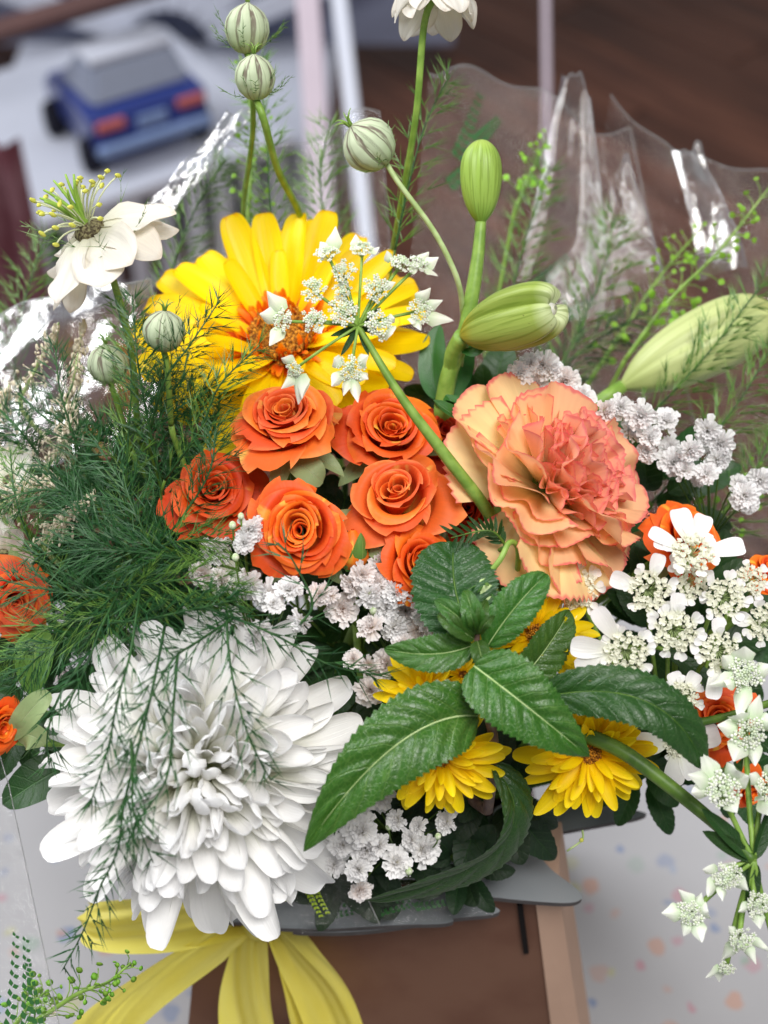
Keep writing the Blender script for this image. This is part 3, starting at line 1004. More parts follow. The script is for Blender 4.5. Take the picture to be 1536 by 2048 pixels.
# ---- big white chrysanthemum
def white_mum(label, px, py, d, rad_px, axis):
    Rm = rad_px / FPX * d
    loc = P(px, py, d)
    t = thing('chrysanthemum', label, 'chrysanthemum', mat=frame(loc, axis))
    pf = prof(0.62, 0.30, 0.35)
    pf2 = prof(0.75, 0.42, 0.3)
    bank = []
    for s in range(18):
        q = s / 17
        r = np.random.default_rng(s)
        bank.append(petal_mesh('mum_petal', 1.0, 0.41 - 0.11 * q + r.uniform(-.05, .04), pf if s % 2 else pf2, 8, 12,
                               bend=0.75 * (1 - q) - 0.35 * q + r.uniform(-.6, .6), bp=1.6, cup=1.4 - 0.35 * q + r.uniform(-.35, .35),
                               edge=0.045, edgef=6, ribs=0.014, nrib=2.0, twist=r.uniform(-.9, .9), seed=s))
        bank[-1].materials.append(M_MUM)
    N = 275
    for i in range(N):
        q = (i + 0.5) / N
        a = i * 2.39996 + random.uniform(-.3, .3)
        el = 66 - 84 * q ** 0.85 + random.uniform(-19, 19)
        L = Rm * (0.40 + 0.42 * q ** 0.9) * random.uniform(0.78, 1.14) * (1 + 0.10 * q * -math.cos(a))
        r0 = Rm * 0.30 * math.sqrt(q)
        z0 = Rm * (0.20 - 0.28 * q)
        k = min(17, max(0, int(q * 18 + random.uniform(-2, 2))))
        part('petal', bank[k], None, t, RZ(a) @ T(0, r0, z0) @ RX(R(el)) @ RY(random.uniform(-.8, .8)) @ SC(L))
    for i in range(23):
        a = PI + R(-105 + 210 * i / 22) + random.uniform(-.1, .1)
        part('petal', bank[17 - random.randrange(4)], None, t, RZ(a) @ T(0, Rm * 0.26, -Rm * 0.12) @ RX(R(-22 + random.uniform(-10, 8))) @ RY(random.uniform(-.6, .6)) @ SC(Rm * random.uniform(0.68, 0.90)))
    V, F, U = lathe([(0.004, -Rm * 0.22), (Rm * 0.2, -Rm * 0.16), (Rm * 0.30, 0), (Rm * 0.24, Rm * 0.08), (0.001, Rm * 0.14)], 20)
    part('receptacle', mk('receptacle', V, F, U), M_STEM_PALE, t)
    stem_to_box(t, loc - Vector(axis).normalized() * Rm * 0.2, axis, 0.0034)
    return t


# ---- carnation
def carnation(label, px, py, d, rad_px, axis, rot=0.0):
    Rm = rad_px / FPX * d
    loc = P(px, py, d)
    t = thing('carnation', label, 'carnation', mat=frame(loc, axis) @ RZ(rot))
    bank = {}
    for s in range(8):
        bank['out', s] = petal_mesh('carnation_petal', Rm * 0.98, Rm * 1.12, fan(0.10, 0.85), 34, 10, bend=-0.35 - 0.1 * (s % 3), cup=0.35, ruf=0.06, ruff=5.0, rufp=2.5, tooth=0.055, ntooth=17, drop=0.30, ribs=0.004, nrib=7, seed=s)
        bank['mid', s] = petal_mesh('carnation_petal', Rm * 0.86, Rm * 0.95, fan(0.10, 0.9), 32, 10, bend=-0.25 + 0.12 * (s % 4), cup=0.5, ruf=0.10, ruff=6.5, rufp=2.2, tooth=0.06, ntooth=15, drop=0.26, seed=s + 10)
        bank['in', s] = petal_mesh('carnation_petal', Rm * 0.70, Rm * 0.62, fan(0.12, 0.9), 28, 10, bend=0.1 + 0.15 * (s % 3), cup=0.7, ruf=0.15, ruff=6.5, rufp=1.8, tooth=0.07, ntooth=12, drop=0.22, seed=s + 20)
    for k, m in bank.items():
        m.materials.append({'out': M_CARN_OUT, 'mid': M_CARN, 'in': M_CARN_IN}[k[0]])
    N = 82
    for i in range(N):
        q = i / (N - 1)
        kind = 'in' if q < 0.56 else ('mid' if q < 0.84 else 'out')
        a = i * 2.39996 + random.uniform(-.25, .25)
        el = 76 - 66 * q ** 0.85 + random.uniform(-22, 22) * (1 - 0.5 * q)
        part('petal', bank[kind, random.randrange(8)], None, t,
             RZ(a) @ T(0, Rm * 0.10 * q + Rm * 0.05, -Rm * 0.08 - 0.20 * Rm * q) @ RX(R(el)) @ RY(random.uniform(-.5, .5)) @ SC(random.uniform(0.82, 1.16)))
    V, F, U = lathe([(Rm * 0.05, -Rm * 0.9), (Rm * 0.17, -Rm * 0.86), (Rm * 0.22, -Rm * 0.5), (Rm * 0.2, -Rm * 0.2), (Rm * 0.1, -Rm * 0.15)], 16)
    part('calyx', mk('calyx', V, F, U), M_STEM, t)
    stem_to_box(t, loc - Vector(axis).normalized() * Rm * 0.85, axis, 0.0024)
    return t


# ---- yellow spray chrysanthemum
SPRAY_BANK = []


def spray_mum(label, px, py, d, rad_px, axis, n=46, open_=1.0, rot=0.0):
    Rm = rad_px / FPX * d
    loc = P(px, py, d)
    t = thing('spray_chrysanthemum', label, 'chrysanthemum', mat=frame(loc, axis) @ RZ(rot), group='yellow spray chrysanthemums')
    if not SPRAY_BANK:
        for s in range(7):
            m = petal_mesh('spray_petal', 1.0, 0.32, prof(0.55, 0.52, 0.35), 6, 10, bend=-0.6 + 0.14 * s, bp=1.4, cup=0.9, ribs=0.008, nrib=2.0, twist=0.15 * (s - 3), edge=0.02, seed=s)
            m.materials.append(M_SPRAY)
            SPRAY_BANK.append(m)
    for i in range(n):
        q = i / (n - 1)
        el = (52 - 66 * q * open_) + random.uniform(-11, 11)
        L = Rm * (0.50 + 0.50 * q) * random.uniform(0.85, 1.1)
        part('petal', SPRAY_BANK[random.randrange(7)], None, t, RZ(i * 2.39996 + random.uniform(-.15, .15)) @ T(0, Rm * (0.10 + 0.08 * q), Rm * 0.08 * (1 - q)) @ RX(R(el)) @ RY(random.uniform(-.3, .3)) @ SC(L))
    ac = Acc()
    for i in range(70):
        q = math.sqrt(i / 70); a = i * 2.39996
        x, y = Rm * 0.15 * q * math.cos(a), Rm * 0.15 * q * math.sin(a)
        ac.add(*tube([(x, y, 0), (x, y, Rm * 0.1), (x * 1.1, y * 1.1, Rm * (0.17 - 0.03 * q))], [Rm * 0.014, Rm * 0.014, Rm * 0.018], 5))
    part('disc', ac.mesh('disc'), M_DISC, t)
    V, F, U = lathe([(0.002, -Rm * 0.16), (Rm * 0.13, -Rm * 0.12), (Rm * 0.18, 0.0), (Rm * 0.1, Rm * 0.04)], 14)
    part('calyx', mk('calyx', V, F, U), M_STEM_DK, t)
    stem_to_box(t, loc - Vector(axis).normalized() * Rm * 0.12, axis, 0.0016, M_STEM_DK)
    return t


# ---- gypsophila
GYP_BANK = []


def gyp_floret_mesh(seed, mat):
    r = np.random.default_rng(abs(int(seed)))
    ac = Acc()
    n = 34
    for i in range(n):
        q = i / (n - 1)
        L = 0.66 + 0.32 * q + r.uniform(-.12, .12)
        V, F, U = petal(L, 0.46 + 0.1 * q, fan(0.15, 0.8), 7, 4, bend=r.uniform(-.5, .5) - 0.3 * q, cup=0.4, ruf=0.15, ruff=6, rufp=2.0, tooth=0.12, ntooth=7, drop=0.12, seed=seed * 50 + i)
        ac.add(V, F, U, RZ(i * 2.39996 + r.uniform(-.2, .2)) @ T(0, 0.02, -0.25) @ RX(R(80 - 72 * q + r.uniform(-8, 8))) @ RY(r.uniform(-.3, .3)), 0)
    V, F, U = lathe([(0.05, -0.55), (0.16, -0.5), (0.2, -0.3), (0.12, -0.15)], 8)
    ac.add(V, F, U, None, 1)
    me = ac.mesh('gypsophila_floret')
    me.materials.append(mat); me.materials.append(M_STEM)
    return me


for s in range(5):
    GYP_BANK.append(gyp_floret_mesh(s, M_GYP if s < 3 else M_GYP_PINK))


def gypsophila(label, pts, d0, hub, dvar=0.012, pink=0.3, buds=()):
    hubp = P(*hub)
    t = thing('gypsophila_sprig', label, 'gypsophila', loc=hubp, group='white gypsophila sprigs')
    ac = Acc()
    for q in pts:
        x, y, r = q[:3]
        d = (q[3] if len(q) > 3 else d0) + random.uniform(-dvar, dvar)
        c = P(x, y, d)
        ax = (D(random.uniform(-.6, .6), random.uniform(-.5, .6), 0.8))
        Rm = r / FPX * d * 1.12
        me = GYP_BANK[random.randrange(3)] if random.random() > pink else GYP_BANK[3 + random.randrange(2)]
        M = frame(c, ax) @ RZ(random.uniform(0, 6)) @ SC(Rm)
        part('floret', me, None, t, t.matrix_basis.inverted() @ M)
        pth = bez(c - ax * Rm * 0.5, c - ax * Rm * 1.6, hubp, None, 7)
        ac.add(*tube(pth, 0.00035, 4))
    for (x, y, r) in buds:
        c = P(x, y, d0 - 0.004)
        Rm = r / FPX * d0
        V, F, U = lathe([(0.1, -1.2), (0.6, -1.0), (0.95, -0.2), (0.8, 0.5), (0.35, 0.95), (0.02, 1.0)], 10)
        part('bud', mk('bud', V * Rm, F, U), M_BUDGREEN, t, t.matrix_basis.inverted() @ frame(c, D(0.1, 0.8, 0.4)))
        ac.add(*tube(bez(c, c - UP * 0.008, hubp, None, 7), 0.0003, 4))
    partw('stems', ac.mesh('stems'), M_STEM_DK, t, kind='stuff')
    stem_to_box(t, hubp, D(0, 0.3, 1), 0.0009, M_STEM_DK, k=0.03)
    return t


# ---- umbels
def tiny_floret(ac, m, s, r, mi=0):
    for k in range(5):
        V, F, U = petal(s, s * 0.75, prof(0.6, 0.3, 0.4), 2, 3, bend=r.uniform(0.2, 1.2), cup=0.6, seed=k)
        ac.add(V, F, U, m @ RZ(k * 1.2566 + r.uniform(-.2, .2)) @ RX(R(r.uniform(5, 45))), mi)


BALL = lathe([(0.0, -1.0), (0.6, -0.8), (1.0, 0.0), (0.6, 0.8), (0.0, 1.0)], 6)


def orlaya(t, px, py, d, rad_px, axis, big=(), n_rim=8, seed=0):
    """one lace-flower umbellet as a part with petals as sub-parts"""
    r = np.random.default_rng(abs(int(seed)))
    Rm = rad_px / FPX * d
    M = t.matrix_basis.inverted() @ frame(P(px, py, d), axis) @ RZ(r.uniform(0, 6))
    ac = Acc()
    for i in range(34):
        q = math.sqrt((i + 0.5) / 34); a = i * 2.39996
        x, y = Rm * 0.66 * q * math.cos(a), Rm * 0.66 * q * math.sin(a)
        z = Rm * (0.16 - 0.10 * q * q) + r.uniform(-.04, .04) * Rm
        if q > 0.28:
            for k in range(4):
                o = np.array([x, y, z]) + r.normal(0, 0.05, 3) * Rm
                ac.add(BALL[0] * Rm * r.uniform(0.028, 0.052) + o, BALL[1], None, None, 0)
            tiny_floret(ac, Matrix.Translation((x, y, z)) @ RX(r.uniform(-.5, .5)) @ RY(r.uniform(-.5, .5)), Rm * 0.17, r, 0)
        ac.add(*tube([(x * 0.03, y * 0.03, -Rm * 0.28), (x * 0.6, y * 0.6, -Rm * 0.06), (x, y, z)], Rm * 0.013, 4), None, 1)
    me = ac.mesh('umbellet'); me.materials.append(M_CREAM); me.materials.append(M_STEM_PALE)
    ub = part('umbellet', me, None, t, M)
    for i in range(n_rim):
        a = 2 * PI * i / n_rim + r.uniform(-.15, .15)
        for s_ in (-1, 1):
            L = Rm * r.uniform(0.30, 0.44)
            pm = petal_mesh('rim_petal', L, L * 0.72, prof(0.85, 0.32, 0.12), 5, 7, bend=r.uniform(-.4, .3), cup=r.uniform(.3, .8), seed=i)
            part('rim_petal', pm, M_ORL, ub, RZ(a) @ T(0, Rm * 0.60, Rm * 0.05) @ RZ(s_ * 0.36) @ RX(R(r.uniform(-5, 30))))
    for (ang, L, W) in big:
        # ang in the picture, anticlockwise from right
        v = RIGHT * math.cos(R(ang)) + UP * math.sin(R(ang))
        Mi = (frame(P(px, py, d), axis).to_3x3().inverted() @ v)
        pm = petal_mesh('large_petal', L / FPX * d, W / FPX * d, prof(0.62, 0.24, 0.15), 8, 12, bend=-0.3, cup=0.5, ribs=0.004, nrib=3, edge=0.02, seed=int(ang))
        Mloc = t.matrix_basis.inverted() @ frame(P(px, py, d), axis) @ RZ(math.atan2(Mi.y, Mi.x) - PI / 2) @ T(0, Rm * 0.45, 0) @ RX(R(18))
        part('large_petal', pm, M_ORL, ub, ub.matrix_basis.inverted() @ Mloc)
    return ub


def ammi(t, px, py, d, rad_px, axis, points=(), seed=0, nfl=26, spread=0.72):
    """a greenish white umbellet with folded star petals"""
    r = np.random.default_rng(abs(int(seed)))
    Rm = rad_px / FPX * d
    Mw = frame(P(px, py, d), axis)
    M = t.matrix_basis.inverted() @ Mw
    ac = Acc()
    for i in range(nfl):
        q = math.sqrt((i + 0.5) / nfl); a = i * 2.39996
        x, y = Rm * spread * q * math.cos(a), Rm * spread * q * math.sin(a)
        x += r.normal(0, .05) * Rm; y += r.normal(0, .05) * Rm
        z = Rm * (0.32 - 0.30 * q * q) + r.uniform(-.14, .12) * Rm
        s = Rm * r.uniform(0.08, 0.15)
        for k in range(5):
            an = k * 1.2566 + r.uniform(-.2, .2)
            o = np.array([x + s * math.cos(an), y + s * math.sin(an), z + r.uniform(-.2, .3) * s])
            ac.add(BALL[0] * s * np.array([0.55, 0.55, 0.4]) + o, BALL[1], BALL[2] * 0 + (0.9 if q > 0.4 else 0.35), None, 0)
        ac.add(BALL[0] * s * 0.6 + np.array([x, y, z + s * 0.2]), BALL[1], None, None, 2)
        ac.add(*tube([(0, 0, -Rm * 0.55), (x * 0.6, y * 0.6, -Rm * 0.2), (x, y, z)], Rm * 0.016, 4), None, 1)
    me = ac.mesh('umbellet'); me.materials.append(M_AMMI); me.materials.append(M_STEM_PALE); me.materials.append(M_BUDGREEN)
    ub = part('umbellet', me, None, t, M)
    for k, p_ in enumerate(points):
        ang, L, W = p_[:3]
        v = RIGHT * math.cos(R(ang)) + UP * math.sin(R(ang))
        Mi = Mw.to_3x3().inverted() @ v
        # folded petal: a keel down the middle, rolled rims
        L *= r.uniform(0.62, 0.95); W *= r.uniform(0.9, 1.3)
        pm = petal_mesh('star_petal', L / FPX * d, W / FPX * d, lambda v_: np.where(v_ < 0.35, 0.72 + 0.28 * v_ / 0.35, np.clip(1 - (v_ - 0.35) / 0.68, 0.05, 1)), 8, 10,
                        bend=r.uniform(-.7, .45), cup=r.uniform(-1.6, -0.7), edge=0.05, ribs=0.02, nrib=1.6, seed=seed * 10 + k)
        part('star_petal', pm, M_AMMI, ub, M.inverted() @ t.matrix_basis.inverted() @ Mw @ RZ(math.atan2(Mi.y, Mi.x) - PI / 2) @ T(0, Rm * 0.5, 0) @ RX(R(r.uniform(-10, 58))) @ RY(r.uniform(-.6, .6)))
    return ub


# ---- fern
def spray_points(path, nbr, lb, nl, dens, plane, r, up=None, ang=38, taper=True, tk=(2, 5), axt=0.7):
    """needle starts and ends for a feathery spray along a path"""
    p = np.asarray(path)
    n = len(p)
    tg = np.gradient(p, axis=0); tg /= np.linalg.norm(tg, axis=1)[:, None]
    pl = np.array(plane, dtype=float); pl /= np.linalg.norm(pl)
    S_, E_, BS, BE = [], [], [], []

    def tuft(q, dr, k, length):
        for _ in range(k):
            v = dr + r.normal(0, 0.42, 3)
            v /= np.linalg.norm(v)
            v = v * 0.9 + dr * 0.45
            v /= np.linalg.norm(v)
            S_.append(q); E_.append(q + v * length * r.uniform(0.6, 1.15))
    for i in range(nbr):
        f = (i + 0.5) / nbr
        x = f * (n - 1); j = int(x); fr = x - j
        q = p[j] * (1 - fr) + p[min(j + 1, n - 1)] * fr
        t_ = tg[j]
        side = np.cross(pl, t_); side /= np.linalg.norm(side) + 1e-9
        sg = 1 if i % 2 else -1
        a = R(ang + r.uniform(-12, 12))
        dr = t_ * math.cos(a) + sg * side * math.sin(a) + pl * r.uniform(-.35, .45)
        dr /= np.linalg.norm(dr)
        L = lb * (math.sin(PI * min(0.97, 0.15 + 0.85 * f)) ** 0.6 if taper else 1.0) * r.uniform(0.6, 1.1)
        droop = np.array([0, 0, -0.25])
        m = max(2, int(L / dens))
        prev = q
        for k in range(m):
            g = (k + 1) / m
            nx = q + dr * L * g + droop * L * g * g * 0.5
            BS.append(prev); BE.append(nx)
            dd = nx - prev; dd /= np.linalg.norm(dd) + 1e-9
            tuft(nx, dd, r.integers(*tk), nl)
            prev = nx
    # tufts on the main axis
    for i in range(int(nbr * axt)):
        f = r.uniform(0.1, 1.0)
        j = min(n - 1, int(f * (n - 1)))
        tuft(p[j], tg[j], 2, nl)
    return np.array(S_), np.array(E_), np.array(BS), np.array(BE)


def fern(label, px_path, nbr, lb, nl, seed, mat=None, dens=0.0030, thick=0.00019, name='asparagus_fern', cat='fern', group='feathery fern sprigs', stem_r=0.0005, box=False, ang=38, plane=None, tk=(2, 5), axt=0.7):
    r = np.random.default_rng(abs(int(seed)))
    pts = [P(*q) for q in px_path]
    path = smooth_path(pts, 26)
    t = thing(name, label, cat, loc=pts[0], group=group)
    S_, E_, BS, BE = spray_points(path, nbr, lb, nl, dens, plane if plane is not None else -FWD, r, ang=ang, tk=tk, axt=axt)
    V, F, U = tube(path, [stem_r, stem_r * 0.45], 5)
    partw('stem', mk('stem', V, F, U), M_FERNSTEM, t)
    ac = Acc()
    ac.add(*needles(S_, E_, thick * 1.0))
    ac.add(*needles(BS, BS + (BE - BS) * 1.15, thick * 1.35))
    partw('needles', ac.mesh('needles', smooth=False), mat or M_FERN, t, kind='stuff')
    if box:
        stem_to_box(t, pts[0], path[1] - path[0] if False else Vector(path[1] - path[0]), stem_r, M_STEM_DK, k=0.03)
    return t


# ---- nigella
def bracts(center, axis, Rm, n, length, r, mat_idx=None):
    """thread-like forked bracts round a flower; returns needle arrays"""
    M = frame(center, axis)
    S_, E_ = [], []
    for i in range(n):
        a = 2 * PI * i / n + r.uniform(-.2, .2)
        el = r.uniform(-0.1, 0.75)
        p0 = np.array([math.cos(a) * Rm * 0.15, math.sin(a) * Rm * 0.15, -Rm * 0.9])
        d0 = np.array([math.cos(a) * math.cos(el), math.sin(a) * math.cos(el), math.sin(el)])
        prev = p0
        m = 7
        for k in range(m):
            dd = d0 + np.array([0, 0, 0.14 * k]) + r.normal(0, 0.10, 3)
            dd /= np.linalg.norm(dd)
            nx = prev + dd * length / m
            S_.append(prev); E_.append(prev + (nx - prev) * 1.25)
            if k >= 1:
                for s in (-1, 1):
                    if r.random() < 0.8:
                        sd = np.cross(dd, [0, 0, 1.0]) * s * 0.8 + dd + r.normal(0, .25, 3)
                        sd /= np.linalg.norm(sd)
                        L = length * r.uniform(0.14, 0.34)
                        mid = nx + sd * L * 0.5
                        S_.append(nx); E_.append(nx + sd * L)
                        if r.random() < 0.6:
                            s2 = sd + r.normal(0, .5, 3); s2 /= np.linalg.norm(s2)
                            S_.append(mid); E_.append(mid + s2 * L * 0.5)
            prev = nx
    A = np.array(M)
    f = lambda X: np.array(X) @ A[:3, :3].T + A[:3, 3]
    return f(S_), f(E_)


def pod(label, px, py, d, rad_px, axis, stem_px, seed, flat=1.0, stem_r=0.0011, stem_mat=None, tail=True, nb=7, bl=2.2):
    r = np.random.default_rng(abs(int(seed)))
    Rm = rad_px / FPX * d
    loc = P(px, py, d)
    t = thing('nigella_pod', label, 'seed pod', mat=frame(loc, axis) @ RZ(r.uniform(0, 6)), group='striped nigella seed pods')
    pr = [(0.02, -1.05), (0.45, -0.98), (0.82, -0.62), (1.0, -0.1), (0.95, 0.35), (0.72, 0.72), (0.38, 0.95), (0.12, 1.05), (0.04, 1.18)]
    pz = np.array(pr)
    tt = np.linspace(0, len(pr) - 1, 22)
    pr2 = [(np.interp(x, range(len(pr)), pz[:, 0]), np.interp(x, range(len(pr)), pz[:, 1]) * flat) for x in tt]
    V, F, U = lathe(pr2, 48, 8, 0.05)
    capsule = part('capsule', mk('capsule', V * Rm, F, U), M_POD, t)
    for k in range(6):
        a = k * PI / 3
        V, F, U = tube(bez((0.06 * math.cos(a), 0.06 * math.sin(a), 1.08 * flat), (0.1 * math.cos(a), 0.1 * math.sin(a), 1.5 * flat), (0.45 * math.cos(a + .5), 0.45 * math.sin(a + .5), 1.55 * flat), None, 6) * Rm, [Rm * 0.05, Rm * 0.015], 5)
        part('horn', mk('horn', V, F, U), M_STEM, capsule)
    S_, E_ = bracts(loc, axis, Rm, nb, Rm * bl, r)
    ac = Acc(); ac.add(*needles(S_, E_, 0.00016))
    partw('bracts', ac.mesh('bracts', False), M_NTHREAD, t, kind='stuff')
    pts = [loc - Vector(axis).normalized() * Rm * flat] + [P(*q) for q in stem_px]
    path = smooth_path(pts, 24)
    V, F, U = tube(path, stem_r, 7)
    partw('stem', mk('stem', V, F, U), stem_mat or M_STEM, t)
    if tail:
        stem_to_box(t, pts[-1], pts[-2] - pts[-1], stem_r, stem_mat or M_STEM, name='lower_stem', k=0.02)
    return t


def nigella(label, px, py, d, rad_px, axis, stem_px, seed, stamens=True, tilt_el=0, npet=11, droop=-0.3):
    r = np.random.default_rng(abs(int(seed)))
    Rm = rad_px / FPX * d
    loc = P(px, py, d)
    t = thing('nigella_flower', label, 'nigella', mat=frame(loc, axis), group='white nigella flowers')
    for i in range(npet):
        L = Rm * r.uniform(0.8, 1.05)
        pm = petal_mesh('nigella_petal', L, Rm * 0.58, prof(0.85, 0.72, 0.1), 12, 14, bend=droop + r.uniform(-.4, .4), cup=r.uniform(-.3, .7), edge=0.06, edgef=9, ribs=0.010, nrib=3, seed=seed + i)
        part('petal', pm, M_NIG, t, RZ(i * 2.39996 * 1.0 + r.uniform(-.1, .1)) @ T(0, Rm * 0.06, -Rm * 0.02 * (i / npet)) @ RX(R(tilt_el + r.uniform(-10, 16))) @ RY(r.uniform(-.25, .25)))
    V, F, U = lathe([(0.02, -0.15), (0.17, -0.1), (0.18, 0.02), (0.1, 0.1), (0.02, 0.1)], 12)
    part('eye', mk('eye', V * Rm, F, U), M_DARKEYE, t)
    if stamens:
        for i in range(30):
            a = i * 2.39996
            el = R(r.uniform(18, 68))
            L = Rm * r.uniform(0.45, 0.66)
            dr = np.array([math.cos(a) * math.cos(el), math.sin(a) * math.cos(el), math.sin(el)])
            p1 = dr * L + np.array([0, 0, 0.04 * Rm])
            pth = bez((0, 0, 0), dr * L * 0.5 + np.array([0, 0, 0.16 * Rm]), p1, None, 7)
            st = part('stamen', mk('stamen', *tube(pth, Rm * 0.010, 4)), M_FILAMENT, t)
            V = BALL[0] * np.array([0.028, 0.028, 0.062]) * Rm
            an = part('anther', mk('anther', V, BALL[1], BALL[2]), M_STAMEN, st)
            an.matrix_basis = Matrix.Translation(Vector(p1)) @ RX(r.uniform(0.4, 1.6)) @ RZ(r.uniform(0, 3))
        for i in range(9):
            a = i * 0.7
            dr = np.array([math.cos(a) * 0.18, math.sin(a) * 0.18, 1.0])
            pth = bez((0.03 * math.cos(a) * Rm, 0.03 * math.sin(a) * Rm, 0), dr * Rm * 0.35, dr * Rm * 0.58 + np.array([math.cos(a + 1), math.sin(a + 1), 0]) * Rm * 0.15, None, 8)
            part('pistil', mk('pistil', *tube(pth, [Rm * 0.035, Rm * 0.012], 6)), M_PISTIL, t)
    S_, E_ = bracts(loc, axis, Rm * 0.3, 6, Rm * 0.8, r)
    ac = Acc(); ac.add(*needles(S_, E_, 0.00016))
    partw('bracts', ac.mesh('bracts', False), M_NTHREAD, t, kind='stuff')
    pts = [loc - Vector(axis).normalized() * Rm * 0.12] + [P(*q) for q in stem_px]
    V, F, U = tube(smooth_path(pts, 24), 0.0013, 7)
    partw('stem', mk('stem', V, F, U), M_STEM, t)
    stem_to_box(t, pts[-1], pts[-2] - pts[-1], 0.0013, M_STEM, name='lower_stem', k=0.02)
    return t


# ---- leaves
def leaf_surface(p0, p1, p2, width, normal, fold=0.35, nu=18, teeth=0, tooth=0.05, quilt=0.0, nq=8.0, slope=1.5, a=0.55, b=0.75, curl=0.0, wave=0.0, nv=0, seed=0):
    nv = nv or max(16, teeth * 4)
    t = np.linspace(0, 1, nv + 1)
    p0, p1, p2 = (np.array(q) for q in (p0, p1, p2))
    mid = (1 - t)[:, None] ** 2 * p0 + 2 * (t * (1 - t))[:, None] * p1 + (t ** 2)[:, None] * p2
    tg = np.gradient(mid, axis=0); tg /= np.linalg.norm(tg, axis=1)[:, None]
    N = np.array(normal, dtype=float)
    side = np.cross(tg, N); side /= np.linalg.norm(side, axis=1)[:, None]
    nn = np.cross(side, tg)
    u = np.linspace(-1, 1, nu + 1)
    U, Vv = np.meshgrid(u, t)
    w = width / 2 * prof(a, b, 0.05)(Vv)
    saw = 0
    if teeth:
        ph = (Vv * teeth) % 1.0
        saw = tooth * (0.5 - ph) * 2 * np.clip((np.abs(U) - 0.6) / 0.4, 0, 1) * np.sin(PI * np.clip(Vv, 0.03, 0.97)) ** 0.3
    x = w * U * (1 + saw)
    h = np.abs(x) * math.tan(fold) - curl * width * np.abs(U) ** 3 * np.sin(PI * Vv)
    if quilt:
        ph = Vv * nq - slope * np.abs(U)
        q = np.abs(np.sin(PI * ph)) ** 0.6
        h = h + quilt * width * q * np.clip(np.abs(U) * 5, 0, 1) * (1 - 0.6 * np.abs(U) ** 4) * np.clip(w / (0.2 * width), 0, 1)
    h = h + wave * width * np.sin(Vv * 11 + seed + (U > 0) * 2) * U ** 2
    V = mid[:, None, :] + side[:, None, :] * x[..., None] * math.cos(fold * 0.5) + nn[:, None, :] * h[..., None]
    return V.reshape(-1, 3), gridfaces(nu, nv), np.stack([(U + 1) / 2, Vv], -1).reshape(-1, 2)


def mint_leaf(t, b, m, tip, width_px, mat, normal=(0, 0, 1), seed=0, teeth=15, fold=0.25, curl=0.05, nq=8.0, a=0.5, bb=0.72, quilt=0.055):
    pb, pm, pt = P(*b), P(*m), P(*tip)
    ctrl = 2 * np.array(pm) - 0.5 * (np.array(pb) + np.array(pt))
    width = width_px / FPX * m[2] * 0.84
    V, F, U = leaf_surface(pb, ctrl, pt, width, D(*normal), fold, 22, teeth, 0.06, quilt, nq, 1.5, a, bb, curl, 0.03, seed=seed)
    o = partw('leaf', mk('leaf', V, F, U), mat, t)
    # midrib, a slim ridge
    tt = np.linspace(0, 0.9, 14)[:, None]
    mid = (1 - tt) ** 2 * np.array(pb) + 2 * tt * (1 - tt) * ctrl + tt ** 2 * np.array(pt)
    partw('midrib', mk('midrib', *tube(mid, [width * 0.016, width * 0.005], 5)), M_STEM_PALE if mat is M_MINT else M_STEM_DK, o, root=t).matrix_basis = Matrix.Identity(4)
    return o


def lily_bud_mesh(L, W, bend=0.0, ngr=3, gr=0.10, blunt=0.5, dip=0.0):
    n, m = 60, 34
    V = []; UV = []
    for j in range(m + 1):
        s = j / m
        v = math.sin(s * PI / 2)
        body = (1 - (1 - min(1, v / 0.6)) ** 2) ** 0.62
        tip = 1.0 if v < 0.6 else max(0.0, 1 - ((v - 0.6) / 0.4) ** 2.4) ** blunt
        r = max(W / 2 * body * tip, W * 0.07 if j == 0 else 0.0001)
        for i in range(n):
            a = 2 * PI * i / n
            g = abs(math.sin(a * ngr / 2.0))
            deep = gr * (0.5 + 0.9 * v)
            rr = r * (1 - deep * math.exp(-(g / 0.30) ** 2) * 1.6 + 0.025 * math.cos(a * ngr * 2))
            z = L * v - dip * L * max(0, (s - 0.8) / 0.2) ** 2 * (1 - rr / (W / 2)) - dip * 0.6 * L * math.exp(-(g / 0.35) ** 2) * max(0, (v - 0.75) / 0.25)
            V.append((rr * math.cos(a) + bend * L * v * v, rr * math.sin(a), z))
            UV.append((i / n, v))
    return np.array(V), gridfaces(n, m, True), np.array(UV)
# ------------------------------------------------------------------ main flowers
gerbera('large yellow gerbera with an orange brown eye', 566, 694, 0.548, 296, D(-0.05, 0.55, 0.80))
white_mum('large white chrysanthemum with curved overlapping petals', 396, 1530, 0.478, 318, D(-0.06, 0.10, 1.0))
carnation('ruffled peach carnation with coral pink edges', 1126, 958, 0.492, 208, D(0.58, 0.42, 0.72))

F_ = lambda *a: D(*a)
rose('orange rose just under the yellow gerbera, seen from the side', 574, 846, 0.493, 118, F_(-0.05, 0.62, 0.75), M_ROSE_WARM, 25, 0.9, 0, rot=0.4)
rose('orange rose under the thin green umbel stem, next to the carnation', 780, 868, 0.503, 114, F_(0.10, 0.38, 0.85), M_ROSE, 22, 0.72, 1, rot=1.0)
rose('half open orange rose at the centre with broad cupped outer petals', 795, 994, 0.488, 116, F_(-0.05, 0.42, 0.80), M_ROSE_WARM, 15, 0.8, 2, rot=2.2)
rose('fully open orange rose facing the viewer above the gypsophila', 602, 1062, 0.478, 122, F_(-0.05, 0.05, 1.0), M_ROSE, 25, 0.62, 3, rot=0.0)
rose('deep orange rose half hidden by fern needles', 428, 987, 0.497, 104, F_(0.10, 0.35, 0.85), M_ROSE_DEEP, 20, 0.95, 4, rot=3.0)
